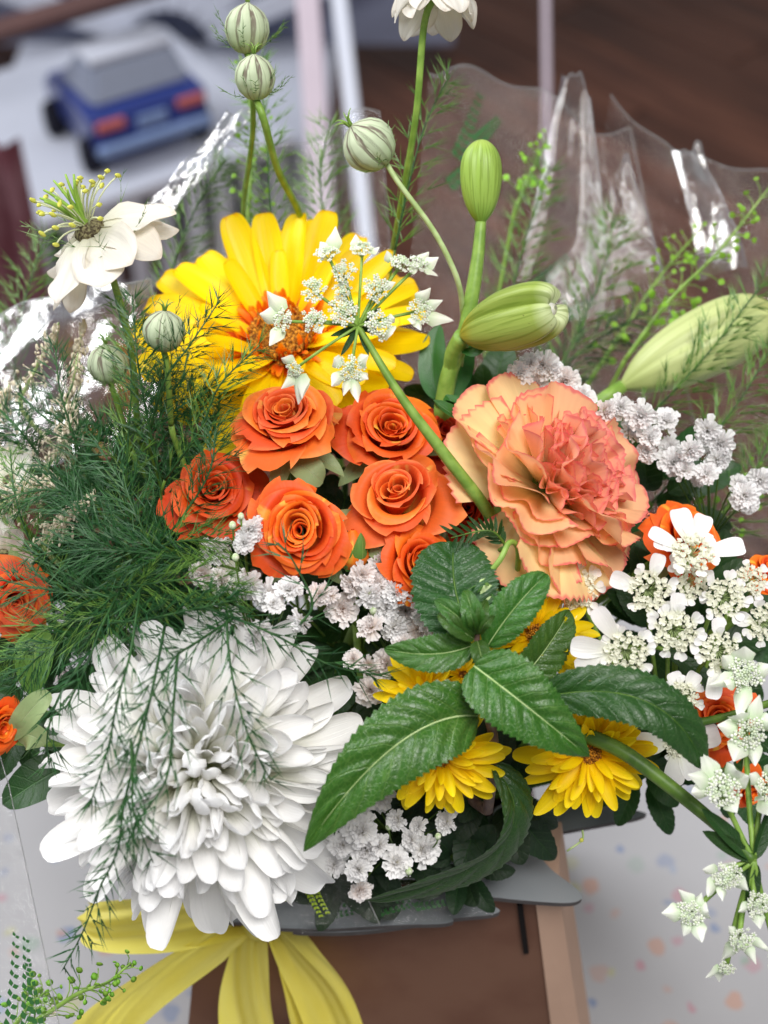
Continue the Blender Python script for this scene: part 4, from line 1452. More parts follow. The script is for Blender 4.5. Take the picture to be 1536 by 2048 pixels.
rose('small orange rose peeping out behind the topmost mint leaf', 836, 1126, 0.482, 88, F_(0.35, 0.15, 0.85), M_ROSE, 20, 0.7, 5)
rose('dark red rose in shade left of the carnation', 936, 1020, 0.520, 74, F_(-0.1, 0.2, 1), M_ROSE_RED, 18, 0.8, 6)
rose('dark red rose behind the open centre roses, below the lily leaf', 880, 870, 0.527, 70, F_(0.4, 0.4, 0.8), M_ROSE_RED, 18, 0.9, 7)
rose('orange rose cut by the left picture edge beside the white chrysanthemum', -8, 1452, 0.478, 72, F_(0.75, -0.15, 0.55), M_ROSE, 18, 0.9, 8)
rose('coral rose in the fern at the left picture edge', 32, 1195, 0.505, 84, F_(0.2, -0.25, 0.8), M_ROSE_PINK, 18, 1.0, 9)
rose('orange rose behind the topmost lace flower, right of the carnation', 1376, 1082, 0.500, 88, F_(0.3, 0.35, 0.8), M_ROSE, 20, 1.0, 10)
rose('orange rose behind the lace flowers over the green stem', 1436, 1440, 0.492, 82, F_(-0.1, 0.2, 0.9), M_ROSE, 20, 0.9, 11)
rose('orange rose cut by the right picture edge above the lace flowers', 1536, 1150, 0.503, 56, F_(0.2, 0.6, 0.6), M_ROSE, 16, 0.9, 12)
rose('orange rose low at the right picture edge behind folded star petals', 1500, 1578, 0.487, 46, F_(0.2, -0.3, 0.8), M_ROSE, 14, 0.9, 13)

# rose bud
loc = P(706, 1098, 0.487)
t = thing('rose_bud', 'closed green rose bud beside the fully open orange rose', 'rose bud', mat=frame(loc, D(0.0, 0.85, 0.35)))
rb = 36 / FPX * 0.487
V, F, U = lathe([(0.1, -1.25), (0.75, -1.05), (1.0, -0.4), (0.85, 0.3), (0.45, 0.95), (0.12, 1.25)], 20)
part('petals', mk('petals', V * rb * 0.93, F, U), M_ROSE, t)
for k in range(5):
    pm = petal_mesh('sepal', rb * 2.5, rb * 1.35, prof(0.45, 0.8, 0.3), 6, 10, bend=0.85, cup=1.1, seed=k)
    part('sepal', pm, M_BUDROSE, t, RZ(k * 1.2566) @ T(0, rb * 0.62, -rb * 1.15) @ RX(R(62)))
stem_to_box(t, loc - D(0, .85, .35) * rb * 1.2, D(0, .85, .35), 0.0014)

for (lab, x, y, d, r, ax, n, rot) in (
        ('yellow spray chrysanthemum under the long left mint leaf', 880, 1510, 0.474, 130, (-0.10, -0.15, 1.0), 60, 0),
        ('yellow spray chrysanthemum crossed by the green stem', 1178, 1502, 0.480, 138, (0.05, -0.15, 1.0), 62, 0.7),
        ('yellow spray chrysanthemum between the upper and lower left mint leaves', 850, 1392, 0.474, 100, (-0.1, 0.25, 1), 34, 0.2),
        ('small yellow spray chrysanthemum hidden behind the central mint leaves', 925, 1352, 0.478, 56, (0.1, 0.5, 0.8), 26, 0.5),
        ('yellow spray chrysanthemum under the carnation behind the right mint leaves', 1068, 1270, 0.480, 130, (0.1, 0.2, 1), 40, 0.9)):
    spray_mum(lab, x, y, d, r, D(*ax), n, 1.0, rot)

# ------------------------------------------------------------------ gypsophila
gypsophila('white gypsophila sprig left of the fully open orange rose',
           [(432, 1103, 31), (502, 1060, 30), (488, 1086, 24), (404, 1150, 30), (438, 1162, 28), (498, 1172, 34), (532, 1190, 32), (578, 1176, 30), (456, 1234, 26), (520, 1266, 30), (640, 1190, 26), (598, 1244, 25), (548, 1206, 24), (508, 1284, 24)],
           0.470, (520, 1330, 0.515), 0.006, 0.25, [(465, 1050, 8), (482, 1032, 7), (471, 1114, 8)])
gypsophila('white gypsophila sprig in the middle between open rose and mint',
           [(686, 1218, 36), (740, 1252, 30), (724, 1150, 28), (764, 1130, 29), (702, 1172, 27), (742, 1192, 30), (790, 1188, 30), (812, 1222, 32), (850, 1226, 30), (838, 1262, 28), (790, 1258, 30), (872, 1280, 24), (806, 1292, 28), (735, 1332, 24), (768, 1328, 34), (742, 1380, 34), (706, 1318, 22), (835, 1300, 24), (660, 1190, 22), (775, 1218, 28), (862, 1250, 26), (752, 1166, 26)],
           0.484, (790, 1330, 0.525), 0.008, 0.5, [(746, 1220, 8), (781, 1175, 7)])
gypsophila('white gypsophila sprig at the bottom below the long mint leaf',
           [(722, 1660, 38), (690, 1640, 28), (760, 1598, 30), (732, 1700, 36), (792, 1640, 25), (796, 1724, 34), (850, 1700, 36), (670, 1732, 25), (722, 1782, 25), (756, 1690, 26), (890, 1645, 24), (700, 1590, 26), (742, 1562, 28), (684, 1690, 28), (718, 1620, 28), (820, 1680, 22), (905, 1612, 20), (715, 1740, 28), (835, 1652, 20)],
           0.492, (800, 1690, 0.535), 0.008, 0.12, [(778, 1652, 8), (818, 1742, 8), (876, 1672, 7)])
gypsophila('white gypsophila sprig behind the top right of the carnation',
           [(1042, 744, 28), (1086, 732, 34), (1130, 762, 32), (1072, 772, 28), (1162, 792, 32), (1112, 800, 28), (1240, 815, 28), (1282, 832, 30), (1332, 838, 28), (1262, 862, 28), (1212, 824, 26), (1302, 874, 26), (1292, 905, 24), (1060, 725, 22), (1110, 740, 26)],
           0.512, (1180, 920, 0.545), 0.008, 0.1)
gypsophila('white gypsophila sprig right of the carnation reaching the picture edge',
           [(1382, 902, 28), (1416, 862, 30), (1442, 888, 30), (1438, 922, 28), (1346, 924, 32), (1412, 946, 26), (1490, 992, 32), (1520, 962, 30), (1480, 968, 22), (1368, 938, 24), (1428, 900, 26), (1500, 1010, 22), (1400, 955, 22), (1340, 890, 22)],
           0.515, (1420, 1080, 0.545), 0.008, 0.1)

# ------------------------------------------------------------------ umbel over the gerbera
D0 = 0.468
hub = P(716, 652, D0)
t = thing('white_umbel', 'green white umbel held over the yellow gerbera on a long stem', 'umbel', loc=hub, group='green white umbels')
UM = [(655, 508, 30, (-0.3, 0.6, 0.6), [(80, 60, 44), (120, 40, 36)]), (724, 500, 28, (0.0, 0.7, 0.6), [(100, 46, 44), (20, 34, 30)]), (800, 528, 32, (0.3, 0.6, 0.6), [(0, 44, 36), (150, 26, 26)]),
      (838, 528, 26, (0.5, 0.5, 0.6), [(25, 48, 42), (-10, 44, 40), (50, 40, 34)]), (628, 580, 34, (-0.3, 0.3, 0.9), []), (688, 545, 30, (-0.1, 0.4, 0.9), []), (684, 580, 24, (-.1, .3, .9), []),
      (566, 640, 30, (-0.6, 0.1, 0.8), [(115, 56, 40), (165, 54, 40), (-110, 56, 34)]), (630, 640, 30, (-0.3, 0.0, 1), [(-60, 30, 24)]), (685, 622, 36, (-0.1, 0.1, 1), []),
      (752, 578, 34, (0.1, 0.3, 0.9), [(20, 28, 22)]), (758, 648, 34, (0.1, -0.1, 1), [(-40, 44, 34), (20, 22, 24)]), (838, 622, 32, (0.4, 0.0, 0.9), [(62, 58, 46), (-12, 66, 48), (25, 50, 30), (-100, 36, 30), (-130, 30, 26)]),
      (590, 738, 24, (-0.5, -0.5, 0.7), [(-100, 70, 54), (-80, 66, 42), (120, 36, 30), (-130, 50, 40)]), (702, 738, 34, (0.0, -0.1, 1), [(-25, 40, 34), (-78, 62, 36), (-140, 48, 34), (150, 40, 34), (40, 34, 30), (-105, 50, 26)])]
for i, (x, y, r, ax, pts) in enumerate(UM):
    dd = D0 - 0.004 + 0.00009 * abs(x - 716) * 0.3
    ub = ammi(t, x, y, dd, r * 1.08, D(*ax), pts, 40 + i, 24)
    e = P(x, y, dd) - D(*ax) * (r / FPX * dd * 0.5)
    partw('ray', mk('ray', *tube(bez(hub, hub + (e - hub) * 0.5 + D(0, 0, 1) * 0.004, e, None, 9), 0.00055, 6)), M_STEM, t)
for ang, L in ((-120, 70), (-70, 64), (200, 60), (40, 60), (-20, 56), (-150, 50)):
    v = RIGHT * math.cos(R(ang)) + UP * math.sin(R(ang))
    V, F, U = leaf_surface(hub, hub + v * L * 0.5 / FPX * D0 - D(0, 0, 1) * 0.002, hub + v * L / FPX * D0, 0.0022, D(0.2, 0, 1), 0.4, 4, 0, nv=8)
    partw('bract', mk('bract', V, F, U), M_LEAF, t)
pth = smooth_path([hub, P(800, 790, 0.470), P(890, 910, 0.475), P(972, 1018, 0.484), P(1010, 1100, 0.505)], 30)
partw('stem', mk('stem', *tube(pth, [0.0010, 0.0021, 0.0023], 10)), M_STEM, t)
stem_to_box(t, P(1010, 1100, 0.505), D(-.2, .4, 1), 0.0022, name='lower_stem')

# ------------------------------------------------------------------ lace flowers, right
OR = [('white lace flower over the orange rose with tall upright petals', 1384, 1108, 0.474, 66, (0.05, 0.45, 0.8), [(100, 84, 52), (70, 74, 46), (150, 80, 40), (8, 92, 50), (165, 62, 30)], 6),
      ('white lace flower directly under the carnation beside the top mint leaves', 1152, 1178, 0.484, 66, (-0.1, 0.1, 1), [(160, 84, 56), (185, 66, 50)], 8),
      ('white lace flower right of the carnation tip with two petals to its left', 1298, 1182, 0.476, 64, (-0.05, 0.0, 1), [(160, 66, 42), (75, 60, 36)], 7),
      ('white lace flower between the two upper round lace heads', 1378, 1164, 0.481, 56, (0.1, 0.2, 1), [(120, 50, 30)], 6),
      ('white lace flower with short round petals near the right edge', 1448, 1196, 0.475, 62, (0.1, 0.1, 1), [], 8),
      ('white lace flower behind at the far right of the group', 1500, 1160, 0.490, 50, (0.2, 0.3, 0.9), [], 6),
      ('white lace flower cut by the right picture edge', 1528, 1246, 0.484, 58, (0.2, 0.0, 1), [(170, 48, 36)], 7),
      ('white lace flower in the middle of the group with green spokes', 1350, 1262, 0.470, 68, (0.0, -0.1, 1), [(88, 60, 36)], 9),
      ('white lace flower over the right mint leaf with three long petals', 1252, 1304, 0.464, 68, (-0.05, -0.1, 1), [(125, 98, 44), (172, 100, 52), (195, 92, 40)], 8),
      ('white lace flower below the group centre beside folded star petals', 1438, 1302, 0.470, 60, (0.05, -0.05, 1), [(95, 52, 32), (-100, 84, 40)], 7),
      ('white lace flower above the tip of the right mint leaf', 1364, 1396, 0.476, 50, (0.0, 0.15, 1), [(60, 44, 36), (110, 40, 36)], 7),
      ('white lace flower behind the tip of the right mint leaf', 1352, 1490, 0.486, 40, (0.0, -0.1, 1), [(175, 88, 58), (-95, 74, 50), (-60, 68, 44), (20, 84, 58)], 4)]
for i, (lab, x, y, d, r, ax, big, nr) in enumerate(OR):
    c = P(x, y, d)
    t = thing('lace_flower', lab, 'lace flower', loc=c, group='white lace flowers')
    orlaya(t, x, y, d, r * 0.93, D(*ax), [(g[0], g[1] * 0.86, g[2] * 0.9) for g in big], nr, 70 + i)
    a = c - D(*ax) * (r / FPX * d * 0.28)
    h2 = P(1330 + (x - 1330) * 0.3, 1420, 0.515)
    partw('stem', mk('stem', *tube(bez(a, a - D(*ax) * 0.012, h2, None, 14), 0.0008, 6)), M_STEM, t)
    stem_to_box(t, h2, D(0.3, 0.2, 1), 0.0009, M_STEM, name='lower_stem', k=0.02)

# ------------------------------------------------------------------ umbel at the lower right
D1 = 0.455
hub = P(1508, 1722, D1)
t = thing('white_umbel', 'drooping green white umbel on a thick stem at the lower right', 'umbel', loc=hub, group='green white umbels')
UL = [(1490, 1350, 44, (-0.1, 0.2, 0.95), [(95, 66, 50), (200, 60, 38), (-100, 76, 40), (20, 50, 40), (-150, 52, 34), (140, 56, 40)], 0.463),
      (1498, 1462, 46, (0.0, 0.0, 1), [(130, 62, 46), (170, 60, 44), (-120, 72, 50), (-80, 78, 40), (30, 60, 46), (75, 58, 36)], 0.458),
      (1444, 1578, 50, (-0.05, 0.1, 1), [(60, 78, 56), (115, 78, 40), (150, 76, 40), (185, 74, 50), (30, 64, 40), (-60, 42, 36)], 0.450),
      (1540, 1575, 44, (0.2, 0.1, 0.9), [(150, 60, 44), (200, 66, 44), (-110, 70, 46), (90, 52, 40)], 0.456),
      (1452, 1752, 40, (-0.1, -0.1, 1), [(160, 66, 38), (-140, 60, 40), (-100, 40, 36), (80, 30, 30), (-30, 44, 34)], 0.450),
      (1382, 1826, 36, (-0.4, 0.1, 0.8), [(120, 44, 40), (180, 52, 44), (-110, 50, 36), (-55, 56, 40), (10, 46, 40), (60, 34, 30)], 0.452),
      (1516, 1808, 36, (0.1, -0.1, 1), [(190, 46, 34), (-90, 36, 30)], 0.452),
      (1482, 1878, 36, (-0.1, -0.3, 0.9), [(-120, 78, 44), (-20, 62, 40), (-60, 54, 36), (130, 30, 30)], 0.452),
      (1452, 1936, 24, (-0.3, -0.6, 0.7), [(-110, 40, 40), (-150, 40, 34)], 0.458),
      (1560, 1900, 40, (0.2, -0.2, 1), [(160, 56, 40), (-100, 50, 40)], 0.455)]
for i, (x, y, r, ax, pts, dd) in enumerate(UL):
    ub = ammi(t, x, y, dd, r * 0.98, D(*ax), pts, 80 + i, 30)
    e = P(x, y, dd) - D(*ax) * (r / FPX * dd * 0.5)
    partw('ray', mk('ray', *tube(bez(hub, hub + (e - hub) * 0.5 - D(0, 0, 1) * 0.004, e, None, 10), 0.00095, 6)), M_STEM, t)
for ang, L in ((135, 150), (150, 120), (-95, 110), (70, 170), (-130, 60)):
    v = RIGHT * math.cos(R(ang)) + UP * math.sin(R(ang))
    V, F, U = leaf_surface(hub, hub + v * L * 0.5 / FPX * D1 - D(0, 0, 1) * 0.003, hub + v * L / FPX * D1, 0.0058, D(0.3, 0.1, 1), 0.5, 6, 0, nv=12)
    partw('bract', mk('bract', V, F, U), M_LEAF, t)
pth = smooth_path([hub, P(1440, 1655, 0.462), P(1330, 1565, 0.466), P(1240, 1500, 0.470), P(1150, 1462, 0.478), P(1090, 1440, 0.50)], 34)
partw('stem', mk('stem', *tube(pth, [0.0019, 0.0026, 0.0028], 10)), M_STEM_DK, t)
stem_to_box(t, P(1090, 1440, 0.50), D(.5, 0, 1), 0.0026, M_STEM_DK, name='lower_stem', k=0.03)

# second long stem passing behind the right mint leaf
t = thing('bare_stalk', 'long bare green stem running behind the right mint leaf', 'stem', loc=P(1540, 1410, 0.474))
pth = smooth_path([P(1560, 1400, 0.472), P(1440, 1436, 0.480), P(1340, 1452, 0.484), P(1240, 1444, 0.486), P(1150, 1420, 0.489), P(1090, 1392, 0.50)], 30)
partw('stalk', mk('stalk', *tube(pth, [0.0013, 0.0019], 9)), M_STEM_DK, t)
stem_to_box(t, P(1090, 1392, 0.50), D(.5, 0, 1), 0.0018, M_STEM_DK, name='lower_stalk', k=0.03)

# ------------------------------------------------------------------ mint sprig
t = thing('mint_sprig', 'mint sprig with serrated green leaves in the centre foreground', 'mint', loc=P(960, 1320, 0.462))
ML = [((948, 1268, 0.462), (912, 1185, 0.466), (908, 1084, 0.474), 205, M_MINT_DK, (-0.1, 0.1, 1), 0.12, 13, 0.42, 0.36),
      ((975, 1292, 0.460), (1030, 1215, 0.458), (1094, 1148, 0.462), 104, M_MINT, (0.1, 0.3, 0.9), 0.28, 13, 0.5, 0.55),
      ((946, 1290, 0.460), (866, 1308, 0.457), (768, 1298, 0.462), 92, M_MINT, (-0.1, 0.2, 0.95), 0.25, 12, 0.55, 0.75),
      ((1040, 1360, 0.468), (1090, 1300, 0.468), (1140, 1222, 0.474), 112, M_MINT, (0.45, 0.1, 0.85), 0.3, 13, 0.5, 0.6),
      ((948, 1332, 0.452), (1060, 1418, 0.445), (1178, 1514, 0.452), 176, M_MINT, (0.1, 0.12, 1), 0.22, 17, 0.36, 0.85),
      ((956, 1432, 0.458), (790, 1492, 0.446), (606, 1704, 0.450), 196, M_MINT, (-0.15, 0.2, 0.95), 0.22, 20, 0.42, 0.8),
      ((1080, 1396, 0.462), (1290, 1402, 0.448), (1408, 1536, 0.456), 138, M_MINT_DK, (0.1, 0.3, 0.9), 0.2, 19, 0.42, 0.55),
      ((985, 1530, 0.476), (998, 1690, 0.478), (730, 1800, 0.498), 130, M_MINT_DK, (0.7, -0.1, 0.6), 0.25, 17, 0.45, 0.5),
      ((955, 1282, 0.456), (962, 1310, 0.452), (970, 1340, 0.454), 48, M_MINT, (0, 0.2, 1), 0.3, 8, 0.5, 0.7)]
for i, (b, m_, tip, w, mt, nrm, fold, te, a_, b_) in enumerate(ML):
    mint_leaf(t, b, m_, tip, w, mt, nrm, i, te + 5, fold, (0.02, 0.10, 0.06, 0.03, 0.05, 0.07, 0.10, 0.03, 0.03)[i], 7.0 if w > 110 else 5.0, a_, b_)
# young leaves at the tip
for i, (b, m_, tip, w, nr) in enumerate([((950, 1272, .458), (918, 1235, .452), (868, 1200, .454), 60, (0, .3, 1)), ((948, 1278, .456), (905, 1248, .450), (878, 1226, .455), 44, (-.2, .3, 1)),
                                         ((955, 1268, .456), (945, 1225, .450), (930, 1180, .456), 56, (-.2, .2, 1)), ((958, 1262, .454), (962, 1230, .449), (975, 1200, .454), 34, (.2, .2, 1)),
                                         ((952, 1262, .454), (944, 1236, .448), (936, 1212, .452), 26, (-.3, 0, 1)), ((960, 1266, .453), (972, 1246, .448), (990, 1232, .452), 24, (.3, 0, 1))]):
    mint_leaf(t, b, m_, tip, w, M_MINT, nr, i + 20, 7, 0.4, 0.03, 4.0, 0.5, 0.7)
pth = smooth_path([P(954, 1262, .457), P(955, 1320, .460), P(966, 1400, .464), P(986, 1470, .472), P(986, 1540, .480), P(975, 1620, .50)], 26)
partw('stem', mk('stem', *tube(pth, [0.0009, 0.0016, 0.0021], 8)), M_STEM_PURPLE, t)
stem_to_box(t, P(975, 1620, .50), D(0, .3, 1), 0.002, M_STEM_PURPLE, name='lower_stem', k=0.02)

# nodding bud above the mint
loc = P(972, 1178, 0.466)
t = thing('nodding_bud', 'pale green nodding bud on a hooked stalk above the mint tip', 'bud', mat=frame(loc, D(0.05, -0.9, 0.35)))
rb = 24 / FPX * 0.466
V, F, U = lathe([(0.25, -1.0), (0.75, -0.7), (0.95, 0.0), (0.7, 0.9), (0.4, 1.6)], 14, 6, 0.06)
part('bud_head', mk('bud_head', V * rb, F, U), M_STEM_PALE, t)
for k in range(12):
    pm = petal_mesh('bract', rb * random.uniform(2.0, 3.2), rb * 0.35, prof(0.5, 0.8, .3), 3, 8, bend=random.uniform(-.4, .5), cup=0.6, seed=k)
    part('bract', pm, M_MINT if k % 2 else M_BUDROSE, t, RZ(k * 0.5236) @ T(0, rb * 0.4, -rb * 0.7) @ RX(R(random.uniform(25, 75))))
pth = smooth_path([loc - D(0.05, -0.9, 0.35) * rb, P(1000, 1120, .466), P(1018, 1086, .468), P(1034, 1092, .472), P(1036, 1130, .478), P(1025, 1190, .50)], 26)
partw('stalk', mk('stalk', *tube(pth, 0.0010, 7)), M_STEM, t)
stem_to_box(t, P(1025, 1190, .50), D(0, .3, 1), 0.001, name='lower_stalk', k=0.02)

# feathery cut leaf between rose and carnation
t = thing('feathery_leaf', 'finely divided green leaf under the carnation beside the dark rose', 'leaf', loc=P(1010, 1090, .474))
pth = smooth_path([P(1012, 1092, .474), P(990, 1066, .471), P(960, 1062, .470), P(902, 1076, .471)], 14)
partw('stalk', mk('stalk', *tube(pth, [0.0006, 0.0002], 5)), M_STEM_DK, t)
for k in range(12):
    q = pth[1 + k]
    tgv = Vector(pth[min(13, k + 1)] - pth[k]).normalized()
    for s in (-1, 1):
        v = (tgv * 0.75 + tgv.cross(-FWD) * s * 0.8 + D(0, 0, random.uniform(-.2, .3)) * 0.4).normalized()
        L = random.uniform(0.005, 0.0085) * (1 if k > 1 else 0.7)
        V, F, U = leaf_surface(q, np.array(q) + np.array(v) * L * 0.5, np.array(q) + np.array(v) * L, 0.0013, -FWD, 0.2, 4, 0, nv=6)
        partw('leaflet', mk('leaflet', V, F, U), M_MINT_DK, t)
stem_to_box(t, P(1012, 1092, .474), D(.5, .3, 1), 0.0007, M_STEM_DK, name='lower_stalk', k=0.02)

# ------------------------------------------------------------------ lilies
t = thing('lily', 'green lily stem with an upright bud and a fat bud pointing sideways', 'lily', loc=P(885, 800, 0.52))
pth = smooth_path([P(886, 810, .522), P(900, 742, .516), P(928, 672, .511), P(944, 590, .508), P(956, 510, .507), P(962, 440, .507)], 30)
partw('stem', mk('stem', *tube(pth, [0.0034, 0.0030, 0.0026, 0.0019], 10)), M_STEM, t)
V, F, U = lily_bud_mesh(165 / FPX * .507, 84 / FPX * .507, 0.0, 3, 0.10, 0.55)
part('upright_bud', mk('upright_bud', V, F, U), M_LILY2, t, t.matrix_basis.inverted() @ frame(P(962, 448, .507), D(0.0, 1.0, 0.12)) @ RZ(R(12)))
V, F, U = lily_bud_mesh(226 / FPX * .49 * 1.06, 132 / FPX * .49, 0.03, 3, 0.34, 0.32, 0.14)
ax = D(0.76, 0.14, 0.62)
ob = part('sideways_bud', mk('sideways_bud', V, F, U), M_LILY, t, t.matrix_basis.inverted() @ frame(P(924, 670, .505), ax) @ RZ(R(45)))
V, F, U = lathe([(0.001, 0.0), (0.0022, -0.0012), (0.0032, -0.004)], 10)
part('pale_tip', mk('pale_tip', V, F, U), M_GYP, ob, T(0.03 * 226 / FPX * .49, 0, 226 / FPX * .49 * 1.06 * 0.945))
pth = smooth_path([P(902, 738, .516), P(908, 705, .511), P(926, 672, .505)], 10)
partw('bud_stalk', mk('bud_stalk', *tube(pth, [0.0030, 0.0034], 10)), M_STEM, t)
LL = [((884, 800, .526), (866, 730, .530), (880, 648, .532), 62, (-0.2, .2, 1)), ((896, 800, .524), (922, 740, .526), (940, 690, .526), 50, (.5, .1, .8)),
      ((892, 790, .512), (925, 838, .500), (866, 800, .498), 62, (0.0, .8, .5)), ((900, 800, .512), (945, 812, .504), (980, 806, .505), 66, (.1, .8, .4)), ((925, 700, .508), (950, 704, .503), (968, 690, .503), 20, (0, .2, 1))]
for i, (b, m_, tip, w, nr) in enumerate(LL):
    pb, pm_, pt = P(*b), P(*m_), P(*tip)
    ctrl = 2 * np.array(pm_) - .5 * (np.array(pb) + np.array(pt))
    V, F, U = leaf_surface(pb, ctrl, pt, w / FPX * .51, D(*nr), 0.3, 8, 0, a=0.45, b=0.6, nv=20, wave=0.02, seed=i)
    partw('leaf', mk('leaf', V, F, U), M_LILYLEAF, t)
stem_to_box(t, P(886, 810, .522), D(0, .5, .8), 0.0034, name='lower_stem')

loc = P(1246, 772, .575)
t = thing('lily_bud', 'long pale lily bud lying out to the right, out of focus', 'lily bud', mat=frame(loc, D(0.86, 0.46, -0.05)))
V, F, U = lily_bud_mesh(345 / FPX * .575, 142 / FPX * .575, 0.02, 3, 0.12, 0.5)
part('bud', mk('bud', V, F, U), M_LILY_PALE, t, RZ(R(20)))
stem_to_box(t, loc, D(0.86, 0.46, -0.05), 0.003)

# ------------------------------------------------------------------ nigella
nigella('white nigella flower with yellow stamens at the left above the gerbera', 178, 458, 0.492, 184, D(-0.42, 0.60, 0.60), [(226, 560, .498), (262, 700, .505), (275, 860, .52)], 5, True, -22, 14, -0.35)
nigella('white nigella flower cut off by the top picture edge, seen from below', 872, -24, 0.500, 118, D(0.05, 0.95, -0.10), [(848, 50, .502), (832, 230, .515), (800, 420, .545), (780, 530, .58)], 6, True, -18, 13, -0.9)
nigella('white nigella flower half hidden in fern at the left picture edge', 18, 960, 0.515, 80, D(-0.2, 0.5, 0.7), [(40, 1040, .525)], 7, False, 10, 10, 0.2)
nigella('white nigella flower low behind fern at the left picture edge', 8, 1110, 0.512, 78, D(-0.1, -0.2, 0.9), [(40, 1200, .53)], 17, False, 0, 10, -0.2)
pod('green striped seed pod topmost of all, touching the top picture edge', 494, 58, .512, 44, D(0.05, 0.9, 0.3), [(500, 130, .514), (506, 260, .530), (488, 400, .570), (486, 480, .59)], 11, 1.05, nb=9, bl=1.9)
pod('pale striped seed pod directly beneath the topmost pod', 510, 155, .500, 40, D(0.0, 0.85, 0.45), [(528, 240, .503), (556, 340, .525), (600, 430, .560), (612, 500, .59)], 12, 1.05, stem_r=0.0014, nb=9, bl=1.7)
pod('pale purple striped seed pod on an arching stem left of the upright lily bud', 738, 290, .486, 54, D(-0.62, 0.55, 0.4), [(800, 370, .489), (870, 466, .494), (915, 560, .50), (926, 630, .512)], 13, 0.92, stem_r=0.0010, stem_mat=M_STEM_PALE, nb=8, bl=1.2)
pod('green seed pod veiled in threads at the left side of the gerbera', 328, 662, .478, 42, D(0.1, 0.85, 0.45), [(335, 740, .484), (342, 850, .50)], 14, 0.95, nb=9, bl=2.4)
pod('darker green seed pod further left, low beside the silvery wrap', 216, 728, .495, 40, D(-0.05, 0.9, 0.35), [(232, 800, .50), (262, 900, .515)], 15, 0.95, nb=8, bl=1.8)

# ------------------------------------------------------------------ astilbe plumes
def plume(label, path, seed, dens=110, w=0.006):
    r = np.random.default_rng(seed)
    pts = [P(*q) for q in path]
    pp = smooth_path(pts, 24)
    t = thing('astilbe_plume', label, 'astilbe', loc=pts[0], group='cream astilbe plumes')
    partw('stem', mk('stem', *tube(pp, [0.0008, 0.0003], 5)), M_STEM_PALE, t)
    ac = Acc()
    for i in range(dens):
        f = r.uniform(0.05, 1)
        q = pp[min(23, int(f * 23))]
        o = q + r.normal(0, 1, 3) * w * (1.15 - f) * 0.5
        s = r.uniform(0.0006, 0.0012)
        V, F, U = BALL
        A = np.array((RX(r.uniform(0, 3)) @ RZ(r.uniform(0, 3))).to_3x3())
        ac.add((V * np.array([0.6, 0.6, 1.3]) * s) @ A.T + o, F, U)
        if i % 2 == 0:
            ac.add(*tube([q, (q + o) / 2, o], 0.00018, 3))
    partw('florets', ac.mesh('florets'), M_ASTILBE, t, kind='stuff')
    stem_to_box(t, pts[0], Vector(pp[1] - pp[0]), 0.0009, M_STEM_PALE, k=0.02)


plume('cream astilbe plume at the left leaning towards the nigella flower', [(40, 800, .525), (80, 720, .515), (118, 645, .508)], 1, 120)
plume('cream astilbe plume standing between fern and darker seed pod', [(120, 850, .522), (146, 760, .512), (168, 640, .508)], 2, 170)
plume('cream astilbe plume low in the fern under the seed pods', [(90, 940, .520), (130, 880, .510), (150, 800, .506)], 3, 170, 0.009)
plume('cream astilbe cluster over the white nigella at the left edge', [(0, 1010, .506), (50, 985, .500), (100, 965, .498)], 4, 200, 0.010)
plume('cream astilbe sprig in the fern right of the white nigella', [(90, 1080, .500), (130, 1040, .495), (190, 985, .492)], 6, 150, 0.006)
plume('cream astilbe tip at the picture edge beside the silvery wrap', [(-10, 900, .52), (0, 820, .515), (18, 770, .51)], 7, 110)
# ------------------------------------------------------------------ fern
DROOP = [
    ('fern spray trailing longest down the white chrysanthemum to the ribbon', [(330, 1250, .462), (300, 1400, .438), (250, 1600, .432), (235, 1700, .435), (200, 1775, .444), (165, 1865, .455), (125, 1940, .462)], 46, .0085),
    ('fern spray hanging over the left half of the white chrysanthemum', [(280, 1180, .470), (262, 1300, .446), (235, 1400, .438), (215, 1500, .436), (178, 1615, .438)], 32, .0085),
    ('fern spray joining the long trail in the middle of the chrysanthemum', [(355, 1310, .455), (346, 1420, .434), (335, 1550, .430), (285, 1630, .430), (252, 1690, .434)], 28, .0075),
    ('fern tip in the middle of the chrysanthemum pointing down right', [(262, 1480, .434), (265, 1560, .432), (268, 1625, .431), (306, 1725, .436)], 22, .0080),
    ('fern spray hanging over the right half of the white chrysanthemum', [(452, 1200, .468), (456, 1290, .450), (470, 1380, .438), (500, 1480, .434), (542, 1562, .438)], 26, .0070),
    ('fern spray slanting from the gypsophila over the chrysanthemum top', [(470, 1235, .462), (400, 1280, .450), (345, 1320, .440), (300, 1400, .434), (262, 1500, .434)], 28, .0080),
    ('fern spray running right under the middle gypsophila', [(380, 1205, .472), (480, 1240, .462), (560, 1275, .458), (660, 1330, .458), (765, 1352, .466)], 30, .0095),
    ('fern tip climbing over the fully open orange rose', [(600, 1250, .462), (625, 1205, .460), (585, 1120, .456), (556, 1085, .458)], 10, .0055),
    ('fern spray above the left edge of the white chrysanthemum', [(240, 1180, .476), (200, 1260, .458), (170, 1340, .452), (130, 1420, .455)], 22, .0085),
    ('small fern spray beside the orange rose at the left edge', [(180, 1300, .470), (120, 1390, .460), (95, 1470, .462), (98, 1530, .466)], 14, .0065)]
for i, (lab, pth, nb, lb) in enumerate(DROOP):
    fern(lab, pth, int(nb * .8), .0085, .0088, 100 + i, ang=34, dens=.0040, thick=.00030, tk=(1, 3), axt=.35)
